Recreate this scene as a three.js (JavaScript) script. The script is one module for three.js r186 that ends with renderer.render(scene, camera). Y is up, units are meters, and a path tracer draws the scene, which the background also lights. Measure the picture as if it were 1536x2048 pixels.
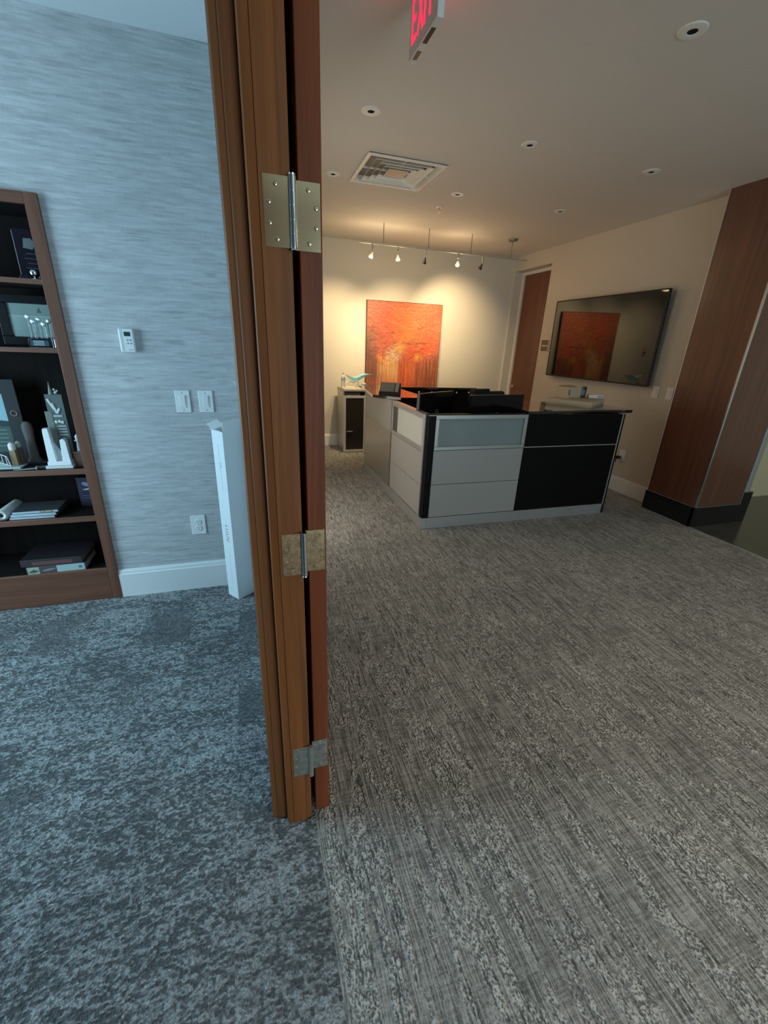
import * as THREE from 'three';
import { RoundedBoxGeometry } from 'three/addons/geometries/RoundedBoxGeometry.js';
import { mergeGeometries, toCreasedNormals } from 'three/addons/utils/BufferGeometryUtils.js';
import { RectAreaLightUniformsLib } from 'three/addons/lights/RectAreaLightUniformsLib.js';

// ------------------------------------------------------------------ camera, light, exposure
RectAreaLightUniformsLib.init();
const scene = new THREE.Scene();
const camera = new THREE.PerspectiveCamera(100.55, 1536 / 2048, 0.02, 60);
camera.position.set(0, 1.48, 0);
camera.rotation.set(-0.374222, -0.313311, 0.0418578, 'YXZ');
const renderer = new THREE.WebGLRenderer({ antialias: true });
renderer.toneMapping = THREE.LinearToneMapping;
renderer.toneMappingExposure = 1.0;
renderer.shadowMap.enabled = true;
scene.background = new THREE.Color(0x04060a);

const LIGHT = {
  officeWindow: { color: [0.48, 0.80, 1.0], L: 10.0 },     // daylight through the office window (left, out of frame)
  lobbyWindow: { color: [0.68, 0.90, 1.0], L: 4.4 },      // glazed lobby entrance behind the camera
  sideLight: { color: [1.0, 0.92, 0.78], L: 1.7 },        // glazed side door in the hidden left wall of the lobby
  lamp: { color: [1.0, 0.75, 0.42], I: 8.5 },              // three lit halogen heads on the track
  hall: { color: [1.0, 0.86, 0.58], L: 2.6 },             // ceiling panel of the side hall
  downlight: { color: [1.0, 0.80, 0.56], I: 8 },          // one lit can behind the camera
};
const rgb = (a) => new THREE.Color().setRGB(a[0], a[1], a[2]);
function areaLight(w, h, color, L, pos, look) {
  const l = new THREE.RectAreaLight(rgb(color), L, w, h);
  l.position.set(...pos); l.lookAt(...look); scene.add(l); return l;
}
areaLight(1.14, 1.45, LIGHT.officeWindow.color, LIGHT.officeWindow.L, [-2.37, 1.275, -1.61], [0, 1.275, -1.61]);
areaLight(2.4, 2.1, LIGHT.lobbyWindow.color, LIGHT.lobbyWindow.L, [2.3, 1.25, 3.13], [2.3, 1.25, 0]);
areaLight(1.1, 1.85, LIGHT.sideLight.color, LIGHT.sideLight.L, [0.13, 1.05, -3.45], [4, 1.05, -3.45]);
areaLight(0.9, 0.9, LIGHT.hall.color, LIGHT.hall.L, [5.6, 2.725, -1.6], [5.6, 0, -1.6]);

// ------------------------------------------------------------------ random, noise, textures
let seed = 7;
const rnd = () => { seed = (seed + 0x6d2b79f5) | 0; let t = Math.imul(seed ^ (seed >>> 15), 1 | seed); t = (t + Math.imul(t ^ (t >>> 7), 61 | t)) ^ t; return ((t ^ (t >>> 14)) >>> 0) / 4294967296; };
const rr = (a, b) => a + (b - a) * rnd();
// tiling value noise on a grid of nx x ny cells, sampled with u, v in 0..1
function grid(nx, ny) {
  const g = new Float32Array(nx * ny); for (let i = 0; i < g.length; i++) g[i] = rnd();
  return (u, v) => {
    let x = u * nx, y = v * ny; const xf = Math.floor(x), yf = Math.floor(y); x -= xf; y -= yf;
    x = x * x * (3 - 2 * x); y = y * y * (3 - 2 * y);
    const x0 = ((xf % nx) + nx) % nx, y0 = ((yf % ny) + ny) % ny, x1 = (x0 + 1) % nx, y1 = (y0 + 1) % ny;
    const a = g[y0 * nx + x0], b = g[y0 * nx + x1], c = g[y1 * nx + x0], d = g[y1 * nx + x1];
    return a + (b - a) * x + (c - a + (a - b - c + d) * x) * y;
  };
}
const clamp = (x, a = 0, b = 1) => Math.min(b, Math.max(a, x));
const smooth = (a, b, x) => { const t = clamp((x - a) / (b - a)); return t * t * (3 - 2 * t); };
const lin2s = (x) => { x = clamp(x); return 255 * (x <= 0.0031308 ? 12.92 * x : 1.055 * Math.pow(x, 1 / 2.4) - 0.055); };
// f(u, v) -> [r, g, b, height]; returns colour and bump textures
function bake(w, h, f, rx, ry, bump = true) {
  const c = new Uint8Array(w * h * 4), b = bump ? new Uint8Array(w * h) : null;
  for (let y = 0, i = 0; y < h; y++) for (let x = 0; x < w; x++, i++) {
    const p = f(x / w, y / h);
    c[i * 4] = lin2s(p[0]); c[i * 4 + 1] = lin2s(p[1]); c[i * 4 + 2] = lin2s(p[2]); c[i * 4 + 3] = 255;
    if (bump) b[i] = 255 * clamp(p[3]);
  }
  const mk = (d, fmt, cs) => {
    const t = new THREE.DataTexture(d, w, h, fmt); t.wrapS = t.wrapT = THREE.RepeatWrapping; t.magFilter = THREE.LinearFilter; t.minFilter = THREE.LinearMipmapLinearFilter; t.generateMipmaps = true;
    t.repeat.set(1 / rx, 1 / ry); t.colorSpace = cs; t.needsUpdate = true; return t;
  };
  return { map: mk(c, THREE.RGBAFormat, THREE.SRGBColorSpace), bumpMap: bump ? mk(b, THREE.RedFormat, THREE.NoColorSpace) : null };
}
const mix3 = (a, b, t) => [a[0] + (b[0] - a[0]) * t, a[1] + (b[1] - a[1]) * t, a[2] + (b[2] - a[2]) * t];

// lobby carpet, 2 m x 2 m: streaks along z, looped strips and flat woven strips with cross threads
const lobbyCarpet = (() => {
  const zone = grid(46, 8), zone2 = grid(120, 18), warp = grid(12, 14), loop = grid(800, 600), loop2 = grid(420, 300), thread = grid(600, 30), cross = grid(44, 460), tone = grid(9, 9), fine = grid(1024, 900), gap = grid(560, 44), warp2 = grid(200, 160);
  return bake(2048, 2048, (u, v) => {
    const uw = u + 0.006 * (warp(u, v) - 0.5) + 0.0018 * (warp2(u, v) - 0.5);
    const m = smooth(0.40, 0.58, 0.45 * zone(uw, v) + 0.55 * zone2(uw, v));
    const lo = smooth(0.20, 0.72, 0.55 * loop(uw, v) + 0.45 * loop2(uw, v));
    const th = smooth(0.15, 0.85, 0.48 * thread(u, v) + 0.22 * cross(u, v) + 0.30 * fine(u, v));
    const dark = smooth(0.66, 0.84, gap(uw, v)) * (0.45 + 0.55 * m);
    let k = (1 - m) * (0.10 + 0.58 * th) + m * (0.14 + 0.74 * lo);
    k *= 1 - 0.72 * dark; k *= 0.86 + 0.28 * tone(u, v);
    const c = mix3([0.036, 0.0355, 0.034], [0.61, 0.59, 0.555], clamp(k));
    return [...c, clamp((1 - m) * (0.25 + 0.35 * th) + m * (0.2 + 0.8 * lo) - 0.45 * dark)];
  }, 2, 2);
})();
// office carpet, 2 m x 2 m: mottled cut pile with ragged charcoal patches stretched along x
const officeCarpet = (() => {
  const a = grid(9, 20), b = grid(30, 84), c = grid(96, 240), d = grid(420, 560), e = grid(1024, 1024), t = grid(7, 7), big = grid(7, 10), w = grid(60, 60), f = grid(230, 380);
  return bake(2048, 2048, (u, v) => {
    const vw = v + 0.003 * (w(u, v) - 0.5);
    const n = 0.17 * a(u, vw) + 0.19 * b(u, vw) + 0.26 * c(u, vw) + 0.38 * f(u, vw);
    const solid = smooth(0.655, 0.715, 0.66 * big(u, v) + 0.22 * b(u, v) + 0.12 * c(u, v));
    const m = smooth(0.36, 0.66, n) * (1 - 0.70 * solid);
    const pile = 0.45 * d(u, v) + 0.55 * e(u, v);
    let k = 0.13 + 0.46 * m; k = k * (0.05 + 1.9 * pile) * (0.85 + 0.3 * t(u, v));
    const col = mix3([0.032, 0.034, 0.036], [0.50, 0.515, 0.52], clamp(k));
    return [...col, clamp(0.15 + 0.30 * c(u, vw) + 0.35 * f(u, vw) + 0.4 * (pile - 0.3) - 0.1 * solid)];
  }, 2, 2);
})();
// grasscloth wallpaper, 2 m x 2 m
const grasscloth = (() => {
  const a = grid(13, 170), b = grid(30, 300), c = grid(70, 640), d = grid(512, 90), e = grid(5, 5), f = grid(18, 80);
  return bake(1024, 2048, (u, v) => {
    const n = 0.30 * a(u, v) + 0.36 * b(u, v) + 0.24 * c(u, v) + 0.10 * d(u, v);
    const slub = smooth(0.70, 0.86, a(u, v)) * smooth(0.45, 0.8, f(u, v));
    const k = 0.5 + 1.0 * (n - 0.5) - 0.40 * slub + 0.08 * (e(u, v) - 0.5);
    return [...mix3([0.33, 0.335, 0.345], [0.66, 0.665, 0.67], clamp(k)), clamp(k + 0.05)];
  }, 2, 2);
})();
// straight wood grain along v, near-white so that the material colour tints it; 0.5 m x 2 m
const grainTex = (() => {
  const a = grid(22, 3), b = grid(70, 6), c = grid(200, 14), d = grid(256, 60), w = grid(5, 4);
  return bake(512, 1024, (u, v) => {
    const uw = u + 0.05 * (w(u, v) - 0.5);
    const n = 0.38 * a(uw, v) + 0.30 * b(uw, v) + 0.20 * c(uw, v) + 0.14 * d(u, v);
    const k = 0.62 + 0.62 * (n - 0.30);
    return [clamp(k), clamp(k * 0.97), clamp(k * 0.93), clamp(n)];
  }, 0.5, 2);
})();
const plasterBump = (() => { const a = grid(90, 90), b = grid(250, 250); return bake(512, 512, (u, v) => { const n = 0.5 * a(u, v) + 0.5 * b(u, v), k = 0.95 + 0.05 * n; return [k, k, k, n]; }, 0.8, 0.8); })();
const speckle = (() => { const a = grid(12, 12), b = grid(60, 60), c = grid(400, 400); return bake(1024, 1024, (u, v) => { const n = 0.4 * a(u, v) + 0.3 * b(u, v) + 0.3 * c(u, v), k = 0.55 + 0.9 * (n - 0.3); return [k, k, k, n]; }, 1, 1, false); })();
const tarnish = (() => { const a = grid(14, 14), b = grid(40, 40), c = grid(120, 120); return bake(512, 512, (u, v) => { const n = 0.45 * a(u, v) + 0.35 * b(u, v) + 0.2 * c(u, v), k = 0.35 + 0.85 * n; return [k, k * 0.98, k * 0.93, n]; }, 0.12, 0.12); })();

function canvasTex(w, h, draw) {
  const cv = document.createElement('canvas'); cv.width = w; cv.height = h;
  const g = cv.getContext('2d'); draw(g, w, h);
  const t = new THREE.CanvasTexture(cv); t.colorSpace = THREE.SRGBColorSpace; t.magFilter = THREE.LinearFilter; return t;
}
// ------------------------------------------------------------------ materials
const S = (color, roughness = 0.6, extra = {}) => new THREE.MeshStandardMaterial({ color: Array.isArray(color) ? rgb(color) : new THREE.Color(color), roughness, ...extra });
const P = (color, roughness = 0.6, extra = {}) => new THREE.MeshPhysicalMaterial({ color: Array.isArray(color) ? rgb(color) : new THREE.Color(color), roughness, ...extra });
const wood = (c, r = 0.4, extra = {}) => P(c, r, { map: grainTex.map, bumpMap: grainTex.bumpMap, bumpScale: 0.0002, ...extra });
const M = {
  lobbyCarpet: S([1, 1, 1], 0.95, { map: lobbyCarpet.map, bumpMap: lobbyCarpet.bumpMap, bumpScale: 0.0055 }),
  officeCarpet: S([1, 1, 1], 0.95, { map: officeCarpet.map, bumpMap: officeCarpet.bumpMap, bumpScale: 0.012 }),
  paper: S([1, 1, 1], 0.8, { map: grasscloth.map, bumpMap: grasscloth.bumpMap, bumpScale: 0.0012 }),
  paint: S([0.60, 0.555, 0.475], 0.75, { map: plasterBump.map, bumpMap: plasterBump.bumpMap, bumpScale: 0.0004 }),
  ceiling: S([0.70, 0.645, 0.58], 0.85, { map: plasterBump.map, bumpMap: plasterBump.bumpMap, bumpScale: 0.0005 }),
  officeCeiling: S([0.66, 0.67, 0.67], 0.9, { map: plasterBump.map }),
  concrete: S([0.4, 0.4, 0.4], 0.9),
  white: S([0.78, 0.79, 0.79], 0.45),
  plastic: S([0.82, 0.83, 0.82], 0.35),
  greyPlastic: S([0.30, 0.30, 0.29], 0.5),
  stone: P([0.075, 0.072, 0.066], 0.16, { map: speckle.map }),
  blackStone: P([0.008, 0.008, 0.009], 0.12, { clearcoat: 0.3 }),
  steel: S([0.62, 0.64, 0.66], 0.25, { metalness: 1 }),
  chrome: S([0.75, 0.78, 0.80], 0.12, { metalness: 1 }),
  brass: S([0.74, 0.63, 0.43], 0.16, { metalness: 1 }),
  oldBrass: S([0.72, 0.54, 0.33], 0.34, { metalness: 1, map: tarnish.map, bumpMap: tarnish.bumpMap, bumpScale: 0.0003 }),
  dullSteel: S([0.62, 0.63, 0.60], 0.42, { metalness: 0.9, map: tarnish.map, bumpMap: tarnish.bumpMap, bumpScale: 0.0004 }),
  satin: S([0.50, 0.49, 0.47], 0.34, { metalness: 0.85 }),
  jamb: wood([0.35, 0.120, 0.036], 0.45, { specularIntensity: 0.5 }),
  casing: wood([0.32, 0.118, 0.040], 0.45, { specularIntensity: 0.5 }),
  door: wood([0.27, 0.070, 0.025], 0.45, { specularIntensity: 0.5 }),
  shelf: wood([0.22, 0.088, 0.052], 0.42, { clearcoat: 0.2, clearcoatRoughness: 0.35 }),
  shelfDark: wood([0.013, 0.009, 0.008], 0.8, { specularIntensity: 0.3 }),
  mahogany: wood([0.17, 0.064, 0.034], 0.30, { clearcoat: 1, clearcoatRoughness: 0.16 }),
  doorRed: wood([0.230, 0.072, 0.030], 0.38, { clearcoat: 0.3, clearcoatRoughness: 0.3 }),
  laminate: S([0.37, 0.365, 0.35], 0.38, { metalness: 0.2 }),
  alu: S([0.50, 0.51, 0.51], 0.36, { metalness: 0.7 }),
  blackPanel: P([0.004, 0.0035, 0.0035], 0.5, { specularIntensity: 0.25 }),
  blackTop: P([0.012, 0.010, 0.010], 0.10, { clearcoat: 1, clearcoatRoughness: 0.05 }),
  blackPlastic: P([0.010, 0.010, 0.011], 0.22),
  blackMatte: S([0.012, 0.012, 0.013], 0.7),
  screen: P([0.004, 0.004, 0.004], 0.03, { ior: 1.52 }),
  frosted: P([0.44, 0.53, 0.54], 0.45, { transmission: 0.55, thickness: 0 }),
  clearGlass: P([0.90, 0.95, 0.95], 0.03, { transmission: 1, thickness: 0.02, ior: 1.5 }),
  blueGlass: P([0.55, 0.82, 0.92], 0.12, { transmission: 0.55, thickness: 0, clearcoat: 1 }),
  cardboard: S([0.44, 0.33, 0.20], 0.85), cartonLight: S([0.52, 0.42, 0.28], 0.8),
  canTrim: S([0.82, 0.78, 0.72], 0.5),
  hole: S([0.003, 0.003, 0.003], 1),
  dark: S([0.015, 0.014, 0.014], 0.6),
};
// ------------------------------------------------------------------ geometry helpers
// box-projected uv in metres; turn swaps u and v (grain along the length of horizontal members)
function uvm(g, turn = false, ou = 0, ov = 0) {
  if (g.index) g = g.toNonIndexed();
  const p = g.attributes.position, n = p.count, uv = new Float32Array(n * 2), A = new THREE.Vector3(), B = new THREE.Vector3(), C = new THREE.Vector3(), N = new THREE.Vector3();
  for (let i = 0; i < n; i += 3) {
    A.fromBufferAttribute(p, i); B.fromBufferAttribute(p, i + 1); C.fromBufferAttribute(p, i + 2);
    N.subVectors(B, A).cross(C.clone().sub(A)); const x = Math.abs(N.x), y = Math.abs(N.y), z = Math.abs(N.z);
    [A, B, C].forEach((q, k) => {
      let u, v; if (y >= x && y >= z) { u = q.x; v = q.z; } else if (x >= z) { u = q.z; v = q.y; } else { u = q.x; v = q.y; }
      if (turn) [u, v] = [v, u];
      uv[(i + k) * 2] = u + ou; uv[(i + k) * 2 + 1] = v + ov;
    });
  }
  g.setAttribute('uv', new THREE.BufferAttribute(uv, 2)); return g;
}
const mv = (g, x = 0, y = 0, z = 0, rx = 0, ry = 0, rz = 0) => { if (rx) g.rotateX(rx); if (ry) g.rotateY(ry); if (rz) g.rotateZ(rz); g.translate(x, y, z); return g; };
// box given by its extents, edges rounded by r
function bx(x0, x1, y0, y1, z0, z1, r = 0.002, turn = false) {
  const w = Math.abs(x1 - x0), h = Math.abs(y1 - y0), d = Math.abs(z1 - z0), q = Math.min(r, w / 2.2, h / 2.2, d / 2.2);
  const g = q > 0 ? new RoundedBoxGeometry(w, h, d, 1, q) : new THREE.BoxGeometry(w, h, d);
  g.translate((x0 + x1) / 2, (y0 + y1) / 2, (z0 + z1) / 2); return uvm(g, turn);
}
const cyl = (r0, r1, h, n = 20) => new THREE.CylinderGeometry(r0, r1, h, n);
function between(a, b, r, n = 8) {
  const A = new THREE.Vector3(...a), B = new THREE.Vector3(...b), d = B.clone().sub(A), g = cyl(r, r, d.length(), n);
  g.applyQuaternion(new THREE.Quaternion().setFromUnitVectors(new THREE.Vector3(0, 1, 0), d.clone().normalize()));
  g.translate(...A.add(B).multiplyScalar(0.5).toArray()); return g;
}
function prism(pts, depth, bevel = 0) {       // outline in xy, extruded along +z
  const s = new THREE.Shape(pts.map(([x, y]) => new THREE.Vector2(x, y)));
  return new THREE.ExtrudeGeometry(s, { depth, bevelEnabled: bevel > 0, bevelSize: bevel, bevelThickness: bevel, bevelSegments: 1, steps: 1, curveSegments: 10 });
}
function column(pts, y0, y1) {                // outline in xz, extruded up
  const s = new THREE.Shape(pts.map(([x, z]) => new THREE.Vector2(x, -z)));
  const g = new THREE.ExtrudeGeometry(s, { depth: y1 - y0, bevelEnabled: false }); g.rotateX(-Math.PI / 2); g.translate(0, y0, 0); return g;
}
const join = (...gs) => mergeGeometries(gs.map((g) => { let q = g.index ? g.toNonIndexed() : g; if (!q.attributes.uv) q = uvm(q); for (const k of Object.keys(q.attributes)) if (!['position', 'normal', 'uv'].includes(k)) q.deleteAttribute(k); return q; }));

const used = {};
function numbered(n) { used[n] = (used[n] ?? -1) + 1; return used[n] ? n + '_' + String(used[n]).padStart(3, '0') : n; }
function mesh(g, m) { const o = new THREE.Mesh(g, m); o.castShadow = o.receiveShadow = true; return o; }
function part(name, g, m, parent, label) { const o = mesh(g, m); o.name = name; if (label) o.userData.label = label; parent.add(o); return o; }
function sub(name, parent, label) { const o = new THREE.Group(); o.name = name; if (label) o.userData.label = label; parent.add(o); return o; }
function thing(name, label, category, pos = [0, 0, 0], ry = 0, group) {
  const o = new THREE.Group(); o.name = numbered(name); o.position.set(...pos); o.rotation.y = ry;
  o.userData = { label, category }; if (group) o.userData.group = group; scene.add(o); return o;
}
function single(name, g, m, label, category, group) {
  const o = mesh(g, m); o.name = numbered(name); o.userData = { label, category }; if (group) o.userData.group = group; scene.add(o); return o;
}
function structGroup(name) { const o = new THREE.Group(); o.name = name; o.userData = { kind: 'structure' }; scene.add(o); return o; }
function struct(name, g, m) { const o = mesh(g, m); o.name = name; o.userData = { kind: 'structure' }; scene.add(o); return o; }
function dup(src, label, pos, ry) { const o = src.clone(); o.name = numbered(src.name.replace(/_\d{3}$/, '')); o.userData = { ...src.userData, label }; if (pos) o.position.set(...pos); if (ry !== undefined) o.rotation.y = ry; scene.add(o); return o; }

// ------------------------------------------------------------------ plan
const H_LOBBY = 2.772, H_OFF = 2.66, ZB = -6.482, XR = 4.024, ZW = -2.575, Z_FRONT = 3.2;
const XDO = 0.0, XDL = 0.095;              // faces of the wall between office and lobby

// ------------------------------------------------------------------ floor
{
  const fl = structGroup('floor');
  part('slab', bx(-3.2, 7.4, -0.25, -0.012, -6.8, 3.5, 0), M.concrete, fl);
  // carpet planks of the office, 0.25 m x 1 m laid along z with staggered ends
  const W = 0.25, L = 1.0, variants = [];
  for (let i = 0; i < 10; i++) {
    const g = bx(0.0001, W - 0.0001, -0.012, 0, 0.0001, L - 0.0001, 0);
    const uv = g.attributes.uv, ou = rr(0, 2), ov = rr(0, 2), fx = rnd() < 0.5 ? -1 : 1, fy = rnd() < 0.5 ? -1 : 1;
    for (let k = 0; k < uv.count; k++) uv.setXY(k, uv.getX(k) * fx + ou, uv.getY(k) * fy + ov);
    variants.push([g, fy]);
  }
  const off = [0.18, 0.62, 0.35, 0.85, 0.05, 0.5, 0.74, 0.28];
  for (let i = 0; i < 11; i++) {
    const x = 0.115 - W * (i + 1);
    for (let j = 0; j < 6; j++) {
      let z0 = ZW - off[i % 8] + j * L, z1 = z0 + L;
      const c0 = Math.max(z0, ZW), c1 = Math.min(z1, 2.2); if (c1 - c0 < 0.03 || x < -2.5) continue;
      let [g, fy] = variants[(i * 7 + j * 3 + ((i * j) % 4)) % 10];
      if (c0 > z0 || c1 < z1) {                       // planks cut at the wall
        g = g.clone(); const p = g.attributes.position, uv = g.attributes.uv;
        const a = c0 - z0, b = c1 - z0;
        for (let k = 0; k < p.count; k++) { const z = p.getZ(k), q = clamp(z, a, b); if (q !== z) { p.setZ(k, q); uv.setY(k, uv.getY(k) + fy * (q - z)); } }
      }
      const o = part('carpet_plank', g, M.officeCarpet, fl); o.position.set(x, 0, z0);
    }
  }
  part('broadloom_carpet', join(bx(0.1151, 3.868, -0.012, 0, ZB, Z_FRONT, 0), bx(3.868, XR, -0.012, 0, ZB, -2.75, 0)), M.lobbyCarpet, fl);
  part('edge_strip', bx(3.868, 3.882, -0.012, 0.003, -2.655, Z_FRONT, 0.001), M.alu, fl);
  part('stone_paving', bx(3.882, 7.0, -0.012, 0, -3.2, Z_FRONT, 0), M.stone, fl);
}
// ------------------------------------------------------------------ walls and ceilings
{
  const BX0 = -1.75, BX1 = -0.808;                    // the opening the bookcase stands in
  struct('wall_office_back', join(bx(BX1, XDO, 0, H_OFF, ZW - 0.12, ZW, 0), bx(-2.4, BX0, 0, H_OFF, ZW - 0.12, ZW, 0), bx(BX0, BX1, 2.028, H_OFF, ZW - 0.12, ZW, 0), bx(BX0 - 0.02, BX1 + 0.02, 0, H_OFF, ZW - 0.46, ZW - 0.40, 0)), M.paper);
  struct('wall_divider', join(bx(XDO, XDL, 0, H_LOBBY, ZW - 0.12, -1.0, 0), bx(XDO, XDL, 2.64, H_LOBBY, -1.0, 0.12, 0), bx(XDO, XDL, 0, H_LOBBY, 0.12, Z_FRONT, 0)), M.paper);
  struct('wall_lobby_left', join(bx(-0.02, XDL, 0, H_LOBBY, ZB, -4.02, 0), bx(-0.02, XDL, 0, H_LOBBY, -2.88, ZW - 0.12, 0), bx(-0.02, XDL, 2.06, H_LOBBY, -4.02, -2.88, 0), bx(-0.02, XDL, 0, 0.04, -4.02, -2.88, 0)), M.paint);
  struct('wall_office_left', join(bx(-2.55, -2.4, 0, 0.53, ZW - 0.12, 2.2, 0), bx(-2.55, -2.4, 2.02, H_OFF, ZW - 0.12, 2.2, 0), bx(-2.55, -2.4, 0.53, 2.02, ZW - 0.12, -2.20, 0), bx(-2.55, -2.4, 0.53, 2.02, -1.02, 2.2, 0)), M.paper);
  struct('wall_office_front', bx(-2.55, XDO, 0, H_OFF, 2.2, 2.32, 0), M.paper);
  struct('wall_back', bx(-0.02, XR + 0.4, 0, H_LOBBY, ZB - 0.15, ZB, 0), M.paint);
  // right wall with the door recess
  struct('wall_right', join(bx(XR, XR + 0.32, 0, H_LOBBY, -5.573, -3.0, 0), bx(XR, XR + 0.32, 2.585, H_LOBBY, ZB, -5.573, 0), bx(XR, XR + 0.32, 0, 2.585, ZB, -6.442, 0), bx(XR + 0.24, XR + 0.32, 0, 2.585, -6.442, -5.573, 0)), M.paint);
  struct('wall_front', join(bx(XDL, 1.08, 0, H_LOBBY, Z_FRONT, Z_FRONT + 0.12, 0), bx(3.52, 7.12, 0, H_LOBBY, Z_FRONT, Z_FRONT + 0.12, 0), bx(1.08, 3.52, 2.32, H_LOBBY, Z_FRONT, Z_FRONT + 0.12, 0), bx(1.08, 3.52, 0, 0.18, Z_FRONT, Z_FRONT + 0.12, 0)), M.paint);
  struct('wall_hall_back', bx(4.4, 7.12, 0, H_LOBBY, -3.35, -3.2, 0), S([0.62, 0.56, 0.38], 0.6));
  struct('wall_hall_right', bx(7.0, 7.12, 0, H_LOBBY, -3.2, Z_FRONT, 0), M.paint);
  const cl = structGroup('ceiling');
  const vx0 = 0.972, vx1 = 1.572, vz0 = -4.284, vz1 = -3.684, c0 = H_LOBBY, c1 = H_LOBBY + 0.1;      // opening for the air vent
  part('lobby_ceiling', join(bx(-0.02, vx0, c0, c1, ZB - 0.15, Z_FRONT + 0.12, 0), bx(vx1, 7.12, c0, c1, ZB - 0.15, Z_FRONT + 0.12, 0), bx(vx0, vx1, c0, c1, ZB - 0.15, vz0, 0), bx(vx0, vx1, c0, c1, vz1, Z_FRONT + 0.12, 0)), M.ceiling, cl);
  part('ceiling_void', bx(vx0 - 0.1, vx1 + 0.1, c1, c1 + 0.05, vz0 - 0.1, vz1 + 0.1, 0), M.concrete, cl);
  part('office_ceiling', bx(-2.55, XDO, H_OFF, H_OFF + 0.1, ZW - 0.46, 2.32, 0), M.officeCeiling, cl);
  // windows out of frame: lit panes with mullions
  const paneLit = (c, k) => S([0.1, 0.1, 0.1], 0.2, { emissive: rgb(c), emissiveIntensity: k });
  const w1 = structGroup('window_1');
  part('pane', bx(-2.50, -2.49, 0.53, 2.02, -2.20, -1.02, 0), paneLit(LIGHT.officeWindow.color, 1.6), w1);
  for (const z of [-2.18, -1.61, -1.04]) part('mullion', bx(-2.485, -2.4, 0.53, 2.02, z - 0.02, z + 0.02), M.white, w1);
  for (const y of [0.55, 2.00]) part('rail', bx(-2.485, -2.4, y - 0.02, y + 0.02, -2.20, -1.02), M.white, w1);
  const d3 = structGroup('door_3');      // glazed side door, hidden behind the open door
  part('pane', bx(0.02, 0.03, 0.04, 2.06, -4.02, -2.88, 0), paneLit(LIGHT.sideLight.color, 0.8), d3);
  for (const z of [-4.0, -2.9]) part('stile', bx(0.031, 0.09, 0.04, 2.06, z - 0.02, z + 0.02), M.alu, d3);
  for (const y of [0.06, 2.04]) part('rail', bx(0.031, 0.09, y - 0.02, y + 0.02, -3.98, -2.92), M.alu, d3);
  const w2 = structGroup('window_2');
  part('pane', bx(1.08, 3.52, 0.18, 2.32, Z_FRONT + 0.06, Z_FRONT + 0.07, 0), paneLit(LIGHT.lobbyWindow.color, 1.2), w2);
  for (const x of [1.1, 2.3, 3.5]) part('mullion', bx(x - 0.025, x + 0.025, 0.18, 2.32, Z_FRONT, Z_FRONT + 0.05), M.alu, w2);
}
// after the turns the profile runs along x with its face towards +z
{
  const mk = (name, x0, x1, z, h) => { const g = prism([[0, 0], [0.018, 0], [0.018, h * 0.84], [0.013, h * 0.87], [0.013, h * 0.92], [0.009, h * 0.97], [0.006, h], [0, h]], x1 - x0); g.rotateY(Math.PI / 2); g.scale(1, 1, -1); const ix = g.index; const q = g.toNonIndexed ? g : g; const p = q.attributes.position; for (let i = 0; i < p.count; i += 3) { const t = [p.getX(i), p.getY(i), p.getZ(i)]; p.setXYZ(i, p.getX(i + 1), p.getY(i + 1), p.getZ(i + 1)); p.setXYZ(i + 1, ...t); } q.computeVertexNormals(); q.translate(x0, 0, z); return struct(name, uvm(q), M.white); };
  mk('baseboard_office', -0.806, -0.002, ZW, 0.178);
  mk('baseboard_back', XDL + 0.08, XR, ZB, 0.172);
  const g = bx(XR - 0.018, XR, 0, 0.145, -5.57, -3.192, 0.002), c = bx(XR - 0.013, XR, 0.145, 0.158, -5.57, -3.192, 0.003), c2 = bx(XR - 0.007, XR, 0.158, 0.168, -5.57, -3.192, 0.003);
  struct('baseboard_right', join(g, c, c2), M.white);
}
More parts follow.
